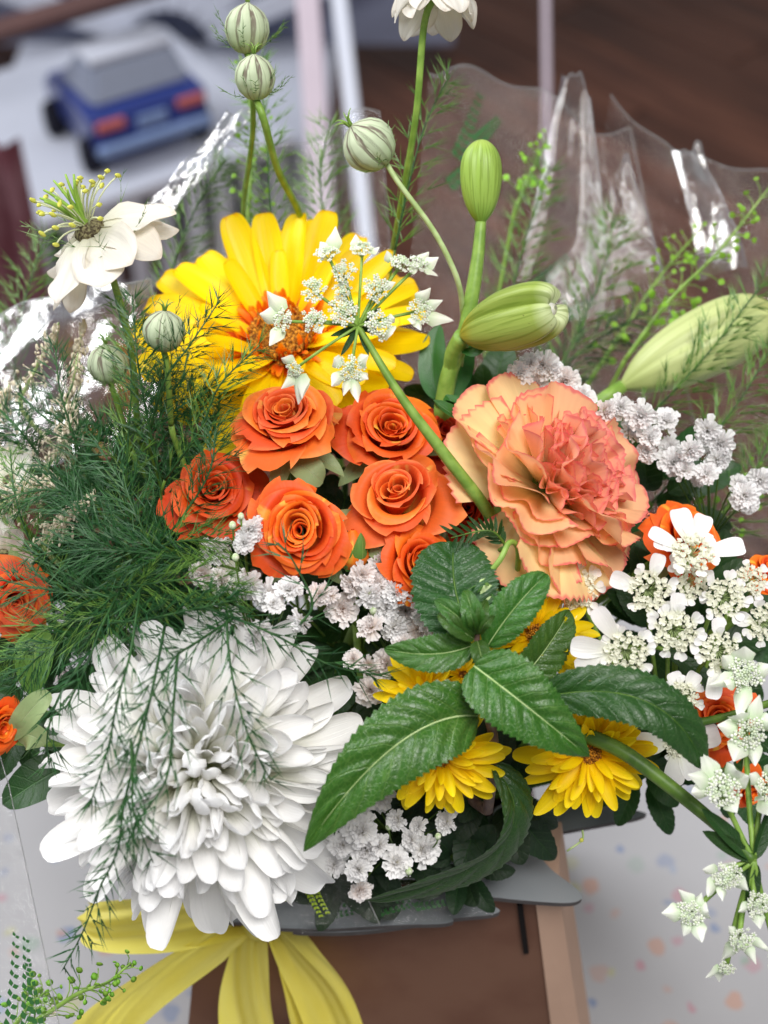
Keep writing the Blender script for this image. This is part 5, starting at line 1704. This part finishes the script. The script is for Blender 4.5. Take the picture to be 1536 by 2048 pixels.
MASS = [
    ('fern frond rising left of the seed pods to the nigella stem', [(250, 1080, .505), (255, 900, .492), (262, 740, .486), (232, 600, .492)], 44, .012),
    ('fern frond standing beside the veiled seed pod', [(330, 1000, .500), (300, 860, .488), (275, 720, .478), (265, 590, .482)], 40, .010),
    ('fern frond reaching right over the seed pod to the gerbera eye', [(300, 860, .490), (330, 760, .474), (380, 690, .470), (440, 600, .474)], 26, .009),
    ('fern frond crossing the lowest gerbera petals', [(330, 960, .492), (400, 860, .474), (440, 770, .468), (520, 690, .470)], 30, .009),
    ('fern frond over the deep orange rose', [(280, 1130, .492), (360, 1040, .476), (420, 940, .470), (430, 850, .474)], 34, .011),
    ('fern frond lying level across the middle of the fern mass', [(440, 1130, .478), (320, 1110, .470), (200, 1100, .466), (60, 1110, .474)], 44, .013),
    ('fern frond pointing at the gypsophila left of the open rose', [(180, 1180, .488), (280, 1170, .472), (380, 1160, .466), (480, 1185, .466)], 40, .012),
    ('fern frond over the cream astilbe cluster at the left', [(280, 1060, .488), (180, 1000, .478), (90, 980, .474), (0, 1000, .478)], 40, .012),
    ('fern frond sweeping to the left edge over the coral rose', [(320, 1180, .488), (200, 1190, .474), (100, 1180, .472), (0, 1160, .478)], 40, .012),
    ('fern frond drooping to the left edge below the coral rose', [(300, 1190, .488), (200, 1230, .474), (90, 1260, .474), (0, 1330, .482)], 40, .012),
    ('fern frond upright in the densest part of the fern', [(330, 1230, .490), (300, 1100, .475), (250, 980, .474), (190, 880, .482)], 44, .013),
    ('fern frond fanning toward the astilbe sprig', [(330, 1210, .490), (240, 1110, .472), (160, 1040, .470), (90, 930, .480)], 44, .013),
    ('fern frond below the deep orange rose', [(240, 1130, .488), (330, 1090, .474), (400, 1080, .471), (470, 1090, .474)], 34, .010),
    ('fern frond just over the top petals of the white chrysanthemum', [(180, 1250, .480), (280, 1240, .462), (380, 1220, .458), (470, 1200, .464)], 38, .011),
    ('fern frond in front of the silvery wrap by the astilbe', [(190, 1000, .505), (150, 880, .494), (120, 780, .492), (110, 690, .496)], 30, .010),
    ('fern frond climbing the left edge beside the nigella', [(110, 1160, .500), (60, 1080, .488), (30, 990, .486), (20, 900, .492)], 30, .010),
    ('fern frond darkening the gap under the gerbera', [(420, 1000, .515), (400, 900, .512), (380, 840, .510), (390, 780, .508)], 34, .012),
    ('fern frond low above the rose at the left edge', [(200, 1250, .486), (130, 1280, .474), (70, 1320, .474), (20, 1380, .480)], 34, .011)]
for i, (lab, pth, nb, lb) in enumerate(MASS):
    fern(lab, pth, nb, lb * 1.1, .0078, 200 + i, M_FERN if i % 3 else M_FERN_LT, ang=36, dens=.0030, thick=.00020, box=True)
# nobody could count the rest of the fern
ac = Acc()
r = np.random.default_rng(77)
for i in range(70):
    x0, y0 = r.uniform(60, 440), r.uniform(880, 1260)
    d0 = r.uniform(.502, .525)
    a = r.uniform(0, 6.28)
    L = r.uniform(110, 220)
    x1, y1 = x0 + L * math.cos(a), y0 + L * math.sin(a)
    pth = smooth_path([P(x0, y0, d0 + .01), P((x0 + x1) / 2 + r.uniform(-30, 30), (y0 + y1) / 2 + r.uniform(-30, 30), d0), P(x1, y1, d0 + .004)], 14)
    S_, E_, BS, BE = spray_points(pth, 20, .011, .0085, .0035, -FWD, r)
    ac.add(*needles(S_, E_, .00022)); ac.add(*needles(BS, BE, .0003)); ac.add(*tube(pth, .0004, 4))
fm = part('fern_foliage', ac.mesh('fern_foliage', False), M_FERN)
tag(fm, 'dense dark green fern undergrowth behind the separate fronds', 'fern', kind='stuff')

# pale feathery haze of greenery behind, right and top
BACK = [
    ('blurred pale green feathery spray behind the upright lily bud', [(960, 820, .60), (1010, 640, .60), (1050, 480, .605), (1100, 330, .61)], 40, .016, M_FERN_LT),
    ('blurred green feathery spray behind the fat lily bud', [(1060, 900, .60), (1130, 720, .60), (1200, 560, .605), (1230, 430, .61)], 44, .018, M_FERN_LT),
    ('blurred green spray over the pale lily bud', [(1220, 900, .575), (1330, 800, .565), (1430, 690, .56), (1530, 560, .565)], 40, .014, M_FERN_LT),
    ('blurred green spray at the right edge below the pale lily bud', [(1300, 1010, .565), (1400, 900, .555), (1480, 800, .555), (1540, 700, .56)], 40, .015, M_FERN_LT),
    ('blurred green spray right of the gypsophila at the picture edge', [(1380, 1120, .56), (1450, 1050, .55), (1500, 960, .55), (1545, 880, .555)], 30, .013, M_FERN_LT),
    ('blurred thready spray behind the twin seed pods', [(560, 560, .585), (540, 400, .575), (530, 230, .575), (500, 60, .58)], 40, .012, M_FERN_LT),
    ('blurred thready spray left of the top nigella stem', [(700, 620, .60), (660, 480, .59), (640, 360, .59), (660, 240, .60)], 36, .013, M_FERN_LT),
    ('blurred thready spray along the top nigella stem', [(790, 500, .54), (815, 380, .535), (850, 250, .535), (900, 150, .54)], 24, .011, M_FERN_LT),
    ('blurred dark green spray behind the lily leaves', [(980, 880, .60), (1080, 780, .60), (1180, 690, .605), (1300, 620, .61)], 40, .016, M_FERN),
    ('blurred green spray at the far left edge under the nigella flower', [(40, 860, .60), (30, 720, .595), (50, 600, .60), (90, 470, .61)], 40, .016, M_FERN_LT),
    ('blurred green spray behind the gerbera top left', [(330, 640, .60), (350, 520, .60), (400, 400, .605), (450, 320, .61)], 34, .013, M_FERN_LT)]
for i, (lab, pth, nb, lb, mt) in enumerate(BACK):
    fern(lab, pth, nb, lb, .010, 300 + i, mt, ang=40, dens=.0042, thick=.00028, name='feathery_spray', cat='greenery', group='blurred feathery greenery', box=True)


# ------------------------------------------------------------------ pennycress
def penny_mesh(s):
    V = []; F = []
    n = 10
    V.append((0, 0, 0.18))
    for k in range(n):
        a = 2 * PI * k / n + PI / 2
        rr = 1.0 * (1 - 0.22 * math.exp(-((k) / 0.9) ** 2))
        V.append((rr * math.cos(a) * 0.85, rr * math.sin(a), 0.0))
    V.append((0, 0, -0.18))
    for k in range(n):
        F.append([0, 1 + k, 1 + (k + 1) % n]); F.append([n + 1, 1 + (k + 1) % n, 1 + k])
    V = np.array(V)
    return mk('seed_pod', V * s, F, V[:, :2] * 0.5 + 0.5)


PM = penny_mesh(1.0); PM.materials.append(M_PENNY)


def pennycress(label, path, n, size, seed, spread=.010, joined=False):
    r = np.random.default_rng(seed)
    pts = [P(*q) for q in path]
    pp = smooth_path(pts, 24)
    t = thing('pennycress', label, 'pennycress', loc=pts[0], group='pennycress sprigs')
    partw('stem', mk('stem', *tube(pp, [.0011, .0004], 6)), M_STEM, t)
    st = Acc(); pa = Acc()
    pv = np.array([v.co for v in PM.vertices]); pf = [list(p.vertices) for p in PM.polygons]
    for i in range(n):
        f = 0.12 + 0.88 * i / n
        q = pp[min(23, int(f * 23))]
        tg = pp[min(23, int(f * 23) + 1)] - pp[max(0, int(f * 23) - 1)]
        tg /= np.linalg.norm(tg)
        v = r.normal(0, 1, 3); v -= tg * v.dot(tg) * 0.7; v /= np.linalg.norm(v)
        v = v + tg * 0.5
        L = spread * r.uniform(.5, 1.1) * (1.15 - 0.6 * f)
        e = q + v * L
        st.add(*tube([q, (q + e) / 2 + tg * .001, e], .00022, 4))
        s = size * r.uniform(.7, 1.15) * (1.1 - .45 * f)
        M = frame(Vector(e) + Vector(v).normalized() * s, D(*(r.normal(0, .5, 2)), 1.0), v)
        if joined:
            pa.add(pv * s, pf, None, M)
        else:
            part('seed_pod', PM, None, t, t.matrix_basis.inverted() @ M @ SC(s))
    partw('pedicels', st.mesh('pedicels'), M_STEM, t, kind='stuff')
    if joined:
        partw('seed_pods', pa.mesh('seed_pods', False), M_PENNY, t, kind='stuff')
    return t


def rooted(t, p, r=.001):
    stem_to_box(t, P(*p), D(0, .2, 1), r, M_STEM, name='lower_stem', k=.03)


t = pennycress('bright green pennycress sprig at the bottom left corner', [(20, 2075, .50), (90, 2030, .495), (160, 1985, .49), (215, 1965, .49), (262, 1925, .492)], 46, .0016, 1, .009)
partw('lower_stem', mk('lower_stem', *tube(smooth_path([P(20, 2075, .50), P(0, 2180, .53), P(150, 2330, .60), CONV], 20), .0011, 6)), M_STEM, t)
t = pennycress('pennycress sprig rising leftwards in the bottom left corner', [(10, 2080, .505), (60, 2010, .50), (90, 1985, .50)], 30, .0017, 4, .008)
partw('lower_stem', mk('lower_stem', *tube(smooth_path([P(10, 2080, .505), P(-20, 2200, .53), P(150, 2350, .60), CONV], 20), .0011, 6)), M_STEM, t)
t = pennycress('blurred pennycress sprig slanting up to the right edge', [(1250, 720, .60), (1340, 600, .595), (1440, 500, .59), (1550, 360, .59)], 46, .0019, 2, .012, True)
rooted(t, (1250, 720, .60))
t = pennycress('blurred yellow green pennycress tip left of the cellophane peak', [(1030, 420, .62), (1060, 350, .62), (1095, 280, .62)], 26, .0017, 3, .010, True)
rooted(t, (1030, 420, .62))
t = pennycress('blurred pennycress sprig low at the right edge over the gypsophila', [(1350, 1090, .57), (1440, 1030, .565), (1550, 930, .56)], 36, .0018, 5, .011, True)
rooted(t, (1350, 1090, .57))
t = pennycress('blurred pennycress sprig above the pale lily bud', [(1180, 760, .61), (1260, 640, .61), (1330, 540, .61), (1400, 460, .615)], 40, .0018, 6, .012, True)
rooted(t, (1180, 760, .61))
t = pennycress('blurred pennycress sprig under the twin seed pods', [(490, 480, .60), (500, 380, .60), (505, 250, .60), (480, 110, .60)], 50, .0015, 7, .011, True)
rooted(t, (490, 480, .60))

# ------------------------------------------------------------------ filler leaves in the gaps
def filler(label, cx, cy, d, n, spread, wl, seed, mat=None):
    r = np.random.default_rng(seed)
    c = P(cx, cy, d + .01)
    t = thing('filler_foliage', label, 'foliage', loc=c, group='dark filler leaves between the flowers')
    for i in range(n):
        a = i * 2.39996 + r.uniform(-.3, .3)
        q = math.sqrt((i + .5) / n)
        b = P(cx + spread * q * math.cos(a) * .5, cy + spread * q * math.sin(a) * .5, d + .006 + r.uniform(-.006, .006))
        e = P(cx + spread * q * math.cos(a) + wl * math.cos(a), cy + spread * q * math.sin(a) + wl * math.sin(a), d + r.uniform(-.008, .010))
        m = (b + e) / 2 - FWD * .003
        V, F, U = leaf_surface(b, 2 * np.array(m) - .5 * (np.array(b) + np.array(e)), e, (e - b).length * r.uniform(.42, .6), D(r.uniform(-.4, .4), r.uniform(-.2, .5), 1), .25, 8, 9, .05, .02, 6, a=.55, b=.7, seed=i)
        partw('leaf', mk('leaf', V, F, U), mat or M_LEAF, t)
    stem_to_box(t, c, D(0, .2, 1), .0016, M_STEM_DK, k=.02)
    return t


for i, (lab, x, y, d, n, sp) in enumerate([
        ('dark leaves in the gap between gerbera and roses', 690, 940, .535, 16, 120),
        ('dark leaves behind the middle gypsophila', 720, 1280, .530, 20, 170),
        ('dark leaves behind the left gypsophila and chrysanthemum top', 480, 1190, .528, 18, 160),
        ('dark leaves under the carnation', 1080, 1180, .530, 20, 170),
        ('dark leaves behind the lace flowers', 1340, 1290, .525, 20, 170),
        ('dark leaves above the bottom gypsophila behind the mint stem', 980, 1560, .520, 18, 150),
        ('dark leaves around the bottom gypsophila', 740, 1680, .525, 18, 130),
        ('dark leaves along the grey front flaps', 690, 1735, .524, 16, 80),
        ('dark leaves over the right grey flap', 920, 1725, .522, 12, 60),
        ('dark leaves left of the white chrysanthemum', 80, 1400, .520, 16, 130),
        ('dark leaves under the fern mass', 240, 1060, .545, 20, 200),
        ('dark leaves under the right gypsophila', 1300, 1010, .545, 16, 150),
        ('dark leaves behind the lily leaves and carnation top', 970, 840, .560, 14, 120),
        ('dark leaves behind the gerbera', 560, 700, .565, 18, 180),
        ('dark leaves right of the lower yellow flower', 1280, 1530, .530, 14, 100),
        ('dark leaves at the lower right behind the orange rose', 1450, 1500, .525, 14, 110),
        ('dark leaves between lace flowers and lower right stem', 1330, 1420, .532, 18, 130),
        ('dark leaves deep behind the middle lace flowers', 1420, 1230, .540, 18, 150)]):
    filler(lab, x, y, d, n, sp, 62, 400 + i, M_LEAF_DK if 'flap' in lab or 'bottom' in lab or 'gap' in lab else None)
# the single dark leaf and pale leaves beside the rose at the left edge
for lab, b, m_, e, w, mt, nr in (
        ('broad dark green leaf left below the white chrysanthemum', (140, 1530, .510), (80, 1560, .505), (5, 1610, .505), 90, M_LEAF, (-.2, .3, 1)),
        ('pale green leaf tip right of the rose at the left edge', (20, 1480, .482), (62, 1420, .474), (102, 1386, .476), 52, M_SEPAL, (.2, .2, 1)),
        ('pale green leaf under the rose at the left edge', (25, 1470, .484), (60, 1470, .477), (90, 1490, .48), 60, M_SEPAL, (.2, -.2, 1)),
        ('pale whitish leaf beneath the side view orange rose', (586, 920, .496), (616, 940, .488), (646, 966, .490), 62, M_SEPAL, (.2, .2, 1)),
        ('pale green leaf beneath the half open centre rose', (790, 1060, .496), (795, 1095, .488), (812, 1126, .490), 60, M_SEPAL, (-.1, .2, 1)),
        ('light green leaf in fern under the coral rose', (70, 1260, .510), (70, 1310, .505), (60, 1390, .508), 80, M_BUDROSE, (0, .2, 1)),
        ('white curved leaf between gypsophila and chrysanthemum', (440, 1120, .490), (468, 1160, .482), (486, 1205, .486), 46, M_MUM, (.2, .2, 1)),
        ('narrow dark leaf under the lace flowers', (1330, 1300, .500), (1390, 1340, .496), (1440, 1378, .494), 34, M_LEAF, (.2, .3, 1))):
    pb, pm_, pt = P(*b), P(*m_), P(*e)
    V, F, U = leaf_surface(pb, 2 * np.array(pm_) - .5 * (np.array(pb) + np.array(pt)), pt, w / FPX * m_[2], D(*nr), .25, 12, 0, a=.5, b=.55, nv=20, wave=.02)
    t = thing('single_leaf', lab, 'leaf', loc=pb)
    partw('blade', mk('blade', V, F, U), mt, t)
    stem_to_box(t, pb, pb - pt if False else (pt - pb), .0008, M_STEM, name='stalk', k=.01)


# ------------------------------------------------------------------ cellophane
def sheet(name, label, corners, nu, nv, amp, seed, mat, folds=3, prints=(), cat='cellophane', pmat=None, crease=1.0, psize=.0028, fr=6.5):
    """a crumpled film spanned by four world corners (bottom-left, bottom-right, top-right, top-left)"""
    r = np.random.default_rng(seed)
    c = [np.array(P(*q)) for q in corners]
    N = np.cross(c[1] - c[0], c[3] - c[0]); N /= np.linalg.norm(N)
    K = []
    for k in range(folds * 4):
        a = r.uniform(0, PI)
        K.append((math.cos(a), math.sin(a), r.uniform(1.0, fr), r.uniform(0, 6.28), r.uniform(.25, 1) / (1 + k * .12)))

    def pos(u, v):
        u = np.asarray(u, dtype=float); v = np.asarray(v, dtype=float)
        base = ((1 - u) * (1 - v))[..., None] * c[0] + (u * (1 - v))[..., None] * c[1] + (u * v)[..., None] * c[2] + ((1 - u) * v)[..., None] * c[3]
        h = 0
        for (a, b, f, p_, w) in K:
            x = (a * u + b * v) * f + p_
            h = h + w * (np.abs((x / PI) % 2 - 1) * 2 - 1) * crease + w * .4 * np.sin(x * 1.7)
        return base + (h * amp)[..., None] * N
    uu, vv = np.meshgrid(np.linspace(0, 1, nu + 1), np.linspace(0, 1, nv + 1))
    # ragged upper edge
    rag = .09 * np.abs(np.sin(uu * 4.3 + seed)) + .025 * np.sin(uu * 13 + 2 * seed)
    V = pos(uu, vv * (1 + rag * vv ** 2))
    t = thing('cellophane_sheet', label, cat, loc=Vector(c[0]), group='cellophane sheets of the wrap')
    partw('film', mk('film', V.reshape(-1, 3), gridfaces(nu, nv), np.stack([uu, vv], -1).reshape(-1, 2)), mat, t)
    # cut rim of the film, catching light
    s = np.linspace(0, 1, 40)
    for pts_ in (pos(np.full(40, 1.0), s * (1 + rag[0, -1] * s ** 2)), pos(s, 1 + rag[0][0] * 0 + np.interp(s, uu[0], rag[0]))):
        partw('rim', mk('rim', *tube(pts_, .00028, 4)), M_CELLO_RIM, t)
    if prints:
        ac = Acc()
        for (pu, pv, du, dv_, n) in prints:
            for i in range(n):
                f = i / n
                for s in (-1, 1):
                    u0, v0 = pu + du * f, pv + dv_ * f
                    L = math.hypot(du, dv_)
                    tx, ty = du / L, dv_ / L
                    ang = s * R(38)
                    ex, ey = tx * math.cos(ang) - ty * math.sin(ang), tx * math.sin(ang) + ty * math.cos(ang)
                    ll = psize * (1.1 - .6 * f)
                    q0 = pos(u0, v0)
                    su = np.linalg.norm(pos(u0 + .01, v0) - q0) / .01; sv = np.linalg.norm(pos(u0, v0 + .01) - q0) / .01
                    pl = []
                    for (al, wd) in ((0.1, 0), (.5, .32), (1.0, 0), (.5, -.32)):
                        ou = (ex * al - ey * wd) * ll / su; ov = (ey * al + ex * wd) * ll / sv
                        pl.append(pos(u0 + ou, v0 + ov) + N * .0004 * (1 if N.dot(np.array(-FWD)) > 0 else -1))
                    ac.add(np.array(pl), [[0, 1, 2, 3]])
        partw('printed_leaves', ac.mesh('printed_leaves', False), pmat or M_PRINT, t, kind='stuff')
    return t


sheet('cellophane_sheet', 'crumpled clear cellophane standing behind the lilies with printed green leaves', [(780, 900, .64), (1400, 900, .64), (1270, 300, .665), (860, 150, .66)], 60, 68, .0020, 3, M_CELLO, 5,
      [(.15, .80, .10, .22, 9), (.22, .86, .12, .10, 7), (.12, .72, .14, .12, 7), (.45, .45, .18, .14, 9), (.52, .36, .2, .1, 9)], psize=.0055, fr=8)
sheet('cellophane_sheet', 'crumpled clear cellophane fanning out to the right picture edge', [(1080, 1000, .615), (1600, 1150, .62), (1640, 470, .665), (1215, 240, .655)], 60, 68, .0022, 8, M_CELLO, 5, fr=8)
sheet('cellophane_sheet', 'pointed cellophane fold with bright creases right of the upright lily bud', [(1020, 640, .635), (1230, 640, .63), (1180, 190, .645), (1120, 170, .645)], 14, 24, .0030, 21, M_CELLO_FOLD, 3, fr=12, crease=1.0)
sheet('cellophane_sheet', 'pointed cellophane fold standing above the pale lily bud', [(1120, 620, .63), (1330, 560, .63), (1262, 330, .64), (1240, 330, .64)], 12, 18, .0030, 33, M_CELLO_FOLD, 3, fr=12)
sheet('cellophane_sheet', 'twisted bright cellophane fold at the right above the pennycress', [(1400, 560, .63), (1490, 540, .63), (1410, 300, .64), (1350, 320, .64)], 10, 18, .0036, 45, M_CELLO_SHINY, 3, crease=1.1)
sheet('cellophane_sheet', 'silvery crumpled cellophane at the left behind the astilbe', [(-60, 960, .555), (330, 900, .555), (300, 560, .57), (-60, 640, .57)], 60, 52, .0030, 12, M_CELLO_SHINY, 5, fr=15, crease=1.0)
sheet('cellophane_sheet', 'bright silvery fold of cellophane rising from nigella to the twin pods', [(250, 470, .575), (350, 420, .575), (500, 230, .585), (440, 240, .585)], 20, 40, .0014, 52, M_CELLO_SHINY, 5, fr=18, crease=1.1)
sheet('cellophane_sheet', 'clear cellophane behind the gerbera top', [(300, 760, .60), (800, 700, .61), (760, 260, .635), (400, 330, .63)], 26, 24, .0034, 61, M_CELLO, 3)
sheet('cellophane_sheet', 'clear cellophane panel with printed dark leaves at the lower left edge', [(-40, 2110, .475), (132, 2110, .475), (16, 1560, .485), (-40, 1500, .49)], 14, 22, .0010, 71, M_CELLO, 2,
      [(.30, .02, .30, .42, 12), (.55, .05, .2, .38, 11), (.75, .04, -.02, .30, 9), (.1, .02, .15, .2, 7)], psize=.0036)
sheet('cellophane_sheet', 'clear cellophane fold with lime print low beside the white chrysanthemum', [(505, 1850, .515), (760, 1850, .515), (700, 1720, .52), (520, 1715, .52)], 12, 8, .0010, 81, M_CELLO, 2,
      [(.10, .85, .20, -.5, 9), (.40, .9, .16, -.8, 13), (.48, .9, .14, -.75, 12)], pmat=M_PRINT_YEL, psize=.0026)
sheet('cellophane_sheet', 'clear cellophane fold with green print over the grey front flaps', [(600, 1868, .523), (985, 1830, .523), (960, 1760, .53), (620, 1770, .53)], 14, 6, .0008, 91, M_CELLO, 2,
      [(.1, .3, .3, .1, 10), (.35, .2, .3, .25, 10), (.6, .35, .3, .1, 10), (.2, .6, .4, -.05, 12)], psize=.0026)


# ------------------------------------------------------------------ yellow ribbon
def ribbon(path, w0, w1, twist, seed, nrm=None, n=48, nu=18):
    pts = [np.array(P(*q)) for q in path]
    pp = smooth_path(pts, n)
    tg = np.gradient(pp, axis=0); tg /= np.linalg.norm(tg, axis=1)[:, None]
    V = []
    for i in range(n):
        f = i / (n - 1)
        base = np.array(nrm if nrm is not None else -FWD)
        s = np.cross(tg[i], base); s /= np.linalg.norm(s)
        nn = np.cross(s, tg[i])
        a = twist(f)
        w = w0 + (w1 - w0) * f if not callable(w0) else w0(f)
        for k in range(nu + 1):
            u = k / nu * 2 - 1
            ca, sa = math.cos(a), math.sin(a)
            hgt = .0022 * math.sin(u * 4.2 + seed + f * 3) + .004 * u * u * math.sin(f * PI) + .0008 * math.sin(u * 11 + f * 9 + seed)
            V.append(pp[i] + (s * ca + nn * sa) * u * w / 2 + (nn * ca - s * sa) * hgt)
    return mk('ribbon', np.array(V), gridfaces(nu, n - 1), None)


kn = P(520, 1845, .565)
t = thing('yellow_ribbon', 'yellow ribbon bow hanging from the front of the flower box', 'ribbon', loc=kn)
partw('tail', ribbon([(510, 1838, .566), (495, 1920, .572), (490, 2010, .578), (505, 2120, .584)], lambda f: .010 + .012 * math.sin(min(1, f * 1.2) * PI / 2) , 0, lambda f: .25 - .3 * f, 1), M_RIB, t)
partw('tail', ribbon([(548, 1840, .566), (600, 1910, .571), (650, 1990, .576), (690, 2110, .582)], lambda f: .010 + .013 * math.sin(min(1, f * 1.2) * PI / 2), 0, lambda f: -.3 + .2 * f, 2), M_RIB, t)
partw('tail', ribbon([(535, 1840, .568), (560, 1920, .575), (590, 2000, .580), (615, 2100, .585)], lambda f: .006 + .002 * f, 0, lambda f: .9 - 1.2 * f, 3), M_RIB, t)
partw('loop', ribbon([(500, 1842, .566), (430, 1880, .562), (330, 1945, .560), (240, 2020, .562), (170, 2100, .566)], lambda f: .012 + .010 * f, 0, lambda f: .5 - .2 * f, 4), M_RIB, t)
partw('loop', ribbon([(500, 1838, .570), (400, 1845, .562), (300, 1850, .556), (200, 1850, .556), (165, 1835, .562)], lambda f: .012 + .009 * math.sin(f * PI), 0, lambda f: -.35 + .3 * f, 5), M_RIB, t)
V, F, U = lathe([(.001, -.006), (.006, -.005), (.0075, 0), (.006, .005), (.001, .006)], 14)
part('knot', mk('knot', V, F, U), M_RIB, t)

# fallen stamen on the cloth
q = onfloor(1150, 1690, TABLE_Z)
t = thing('fallen_floret', 'tiny dry yellow floret hanging right of the box above the cloth', 'floret', loc=P(1163, 1680, .50))
a_, b_, c_ = P(1165, 1660, .50), P(1164, 1680, .50), P(1134, 1702, .502)
partw('twig', mk('twig', *tube(smooth_path([a_, b_, c_], 8), .0004, 5)), M_STEM_PALE, t)
V = BALL[0] * .0009
part('tip', mk('tip', V, BALL[1], BALL[2]), M_STAMEN, t)
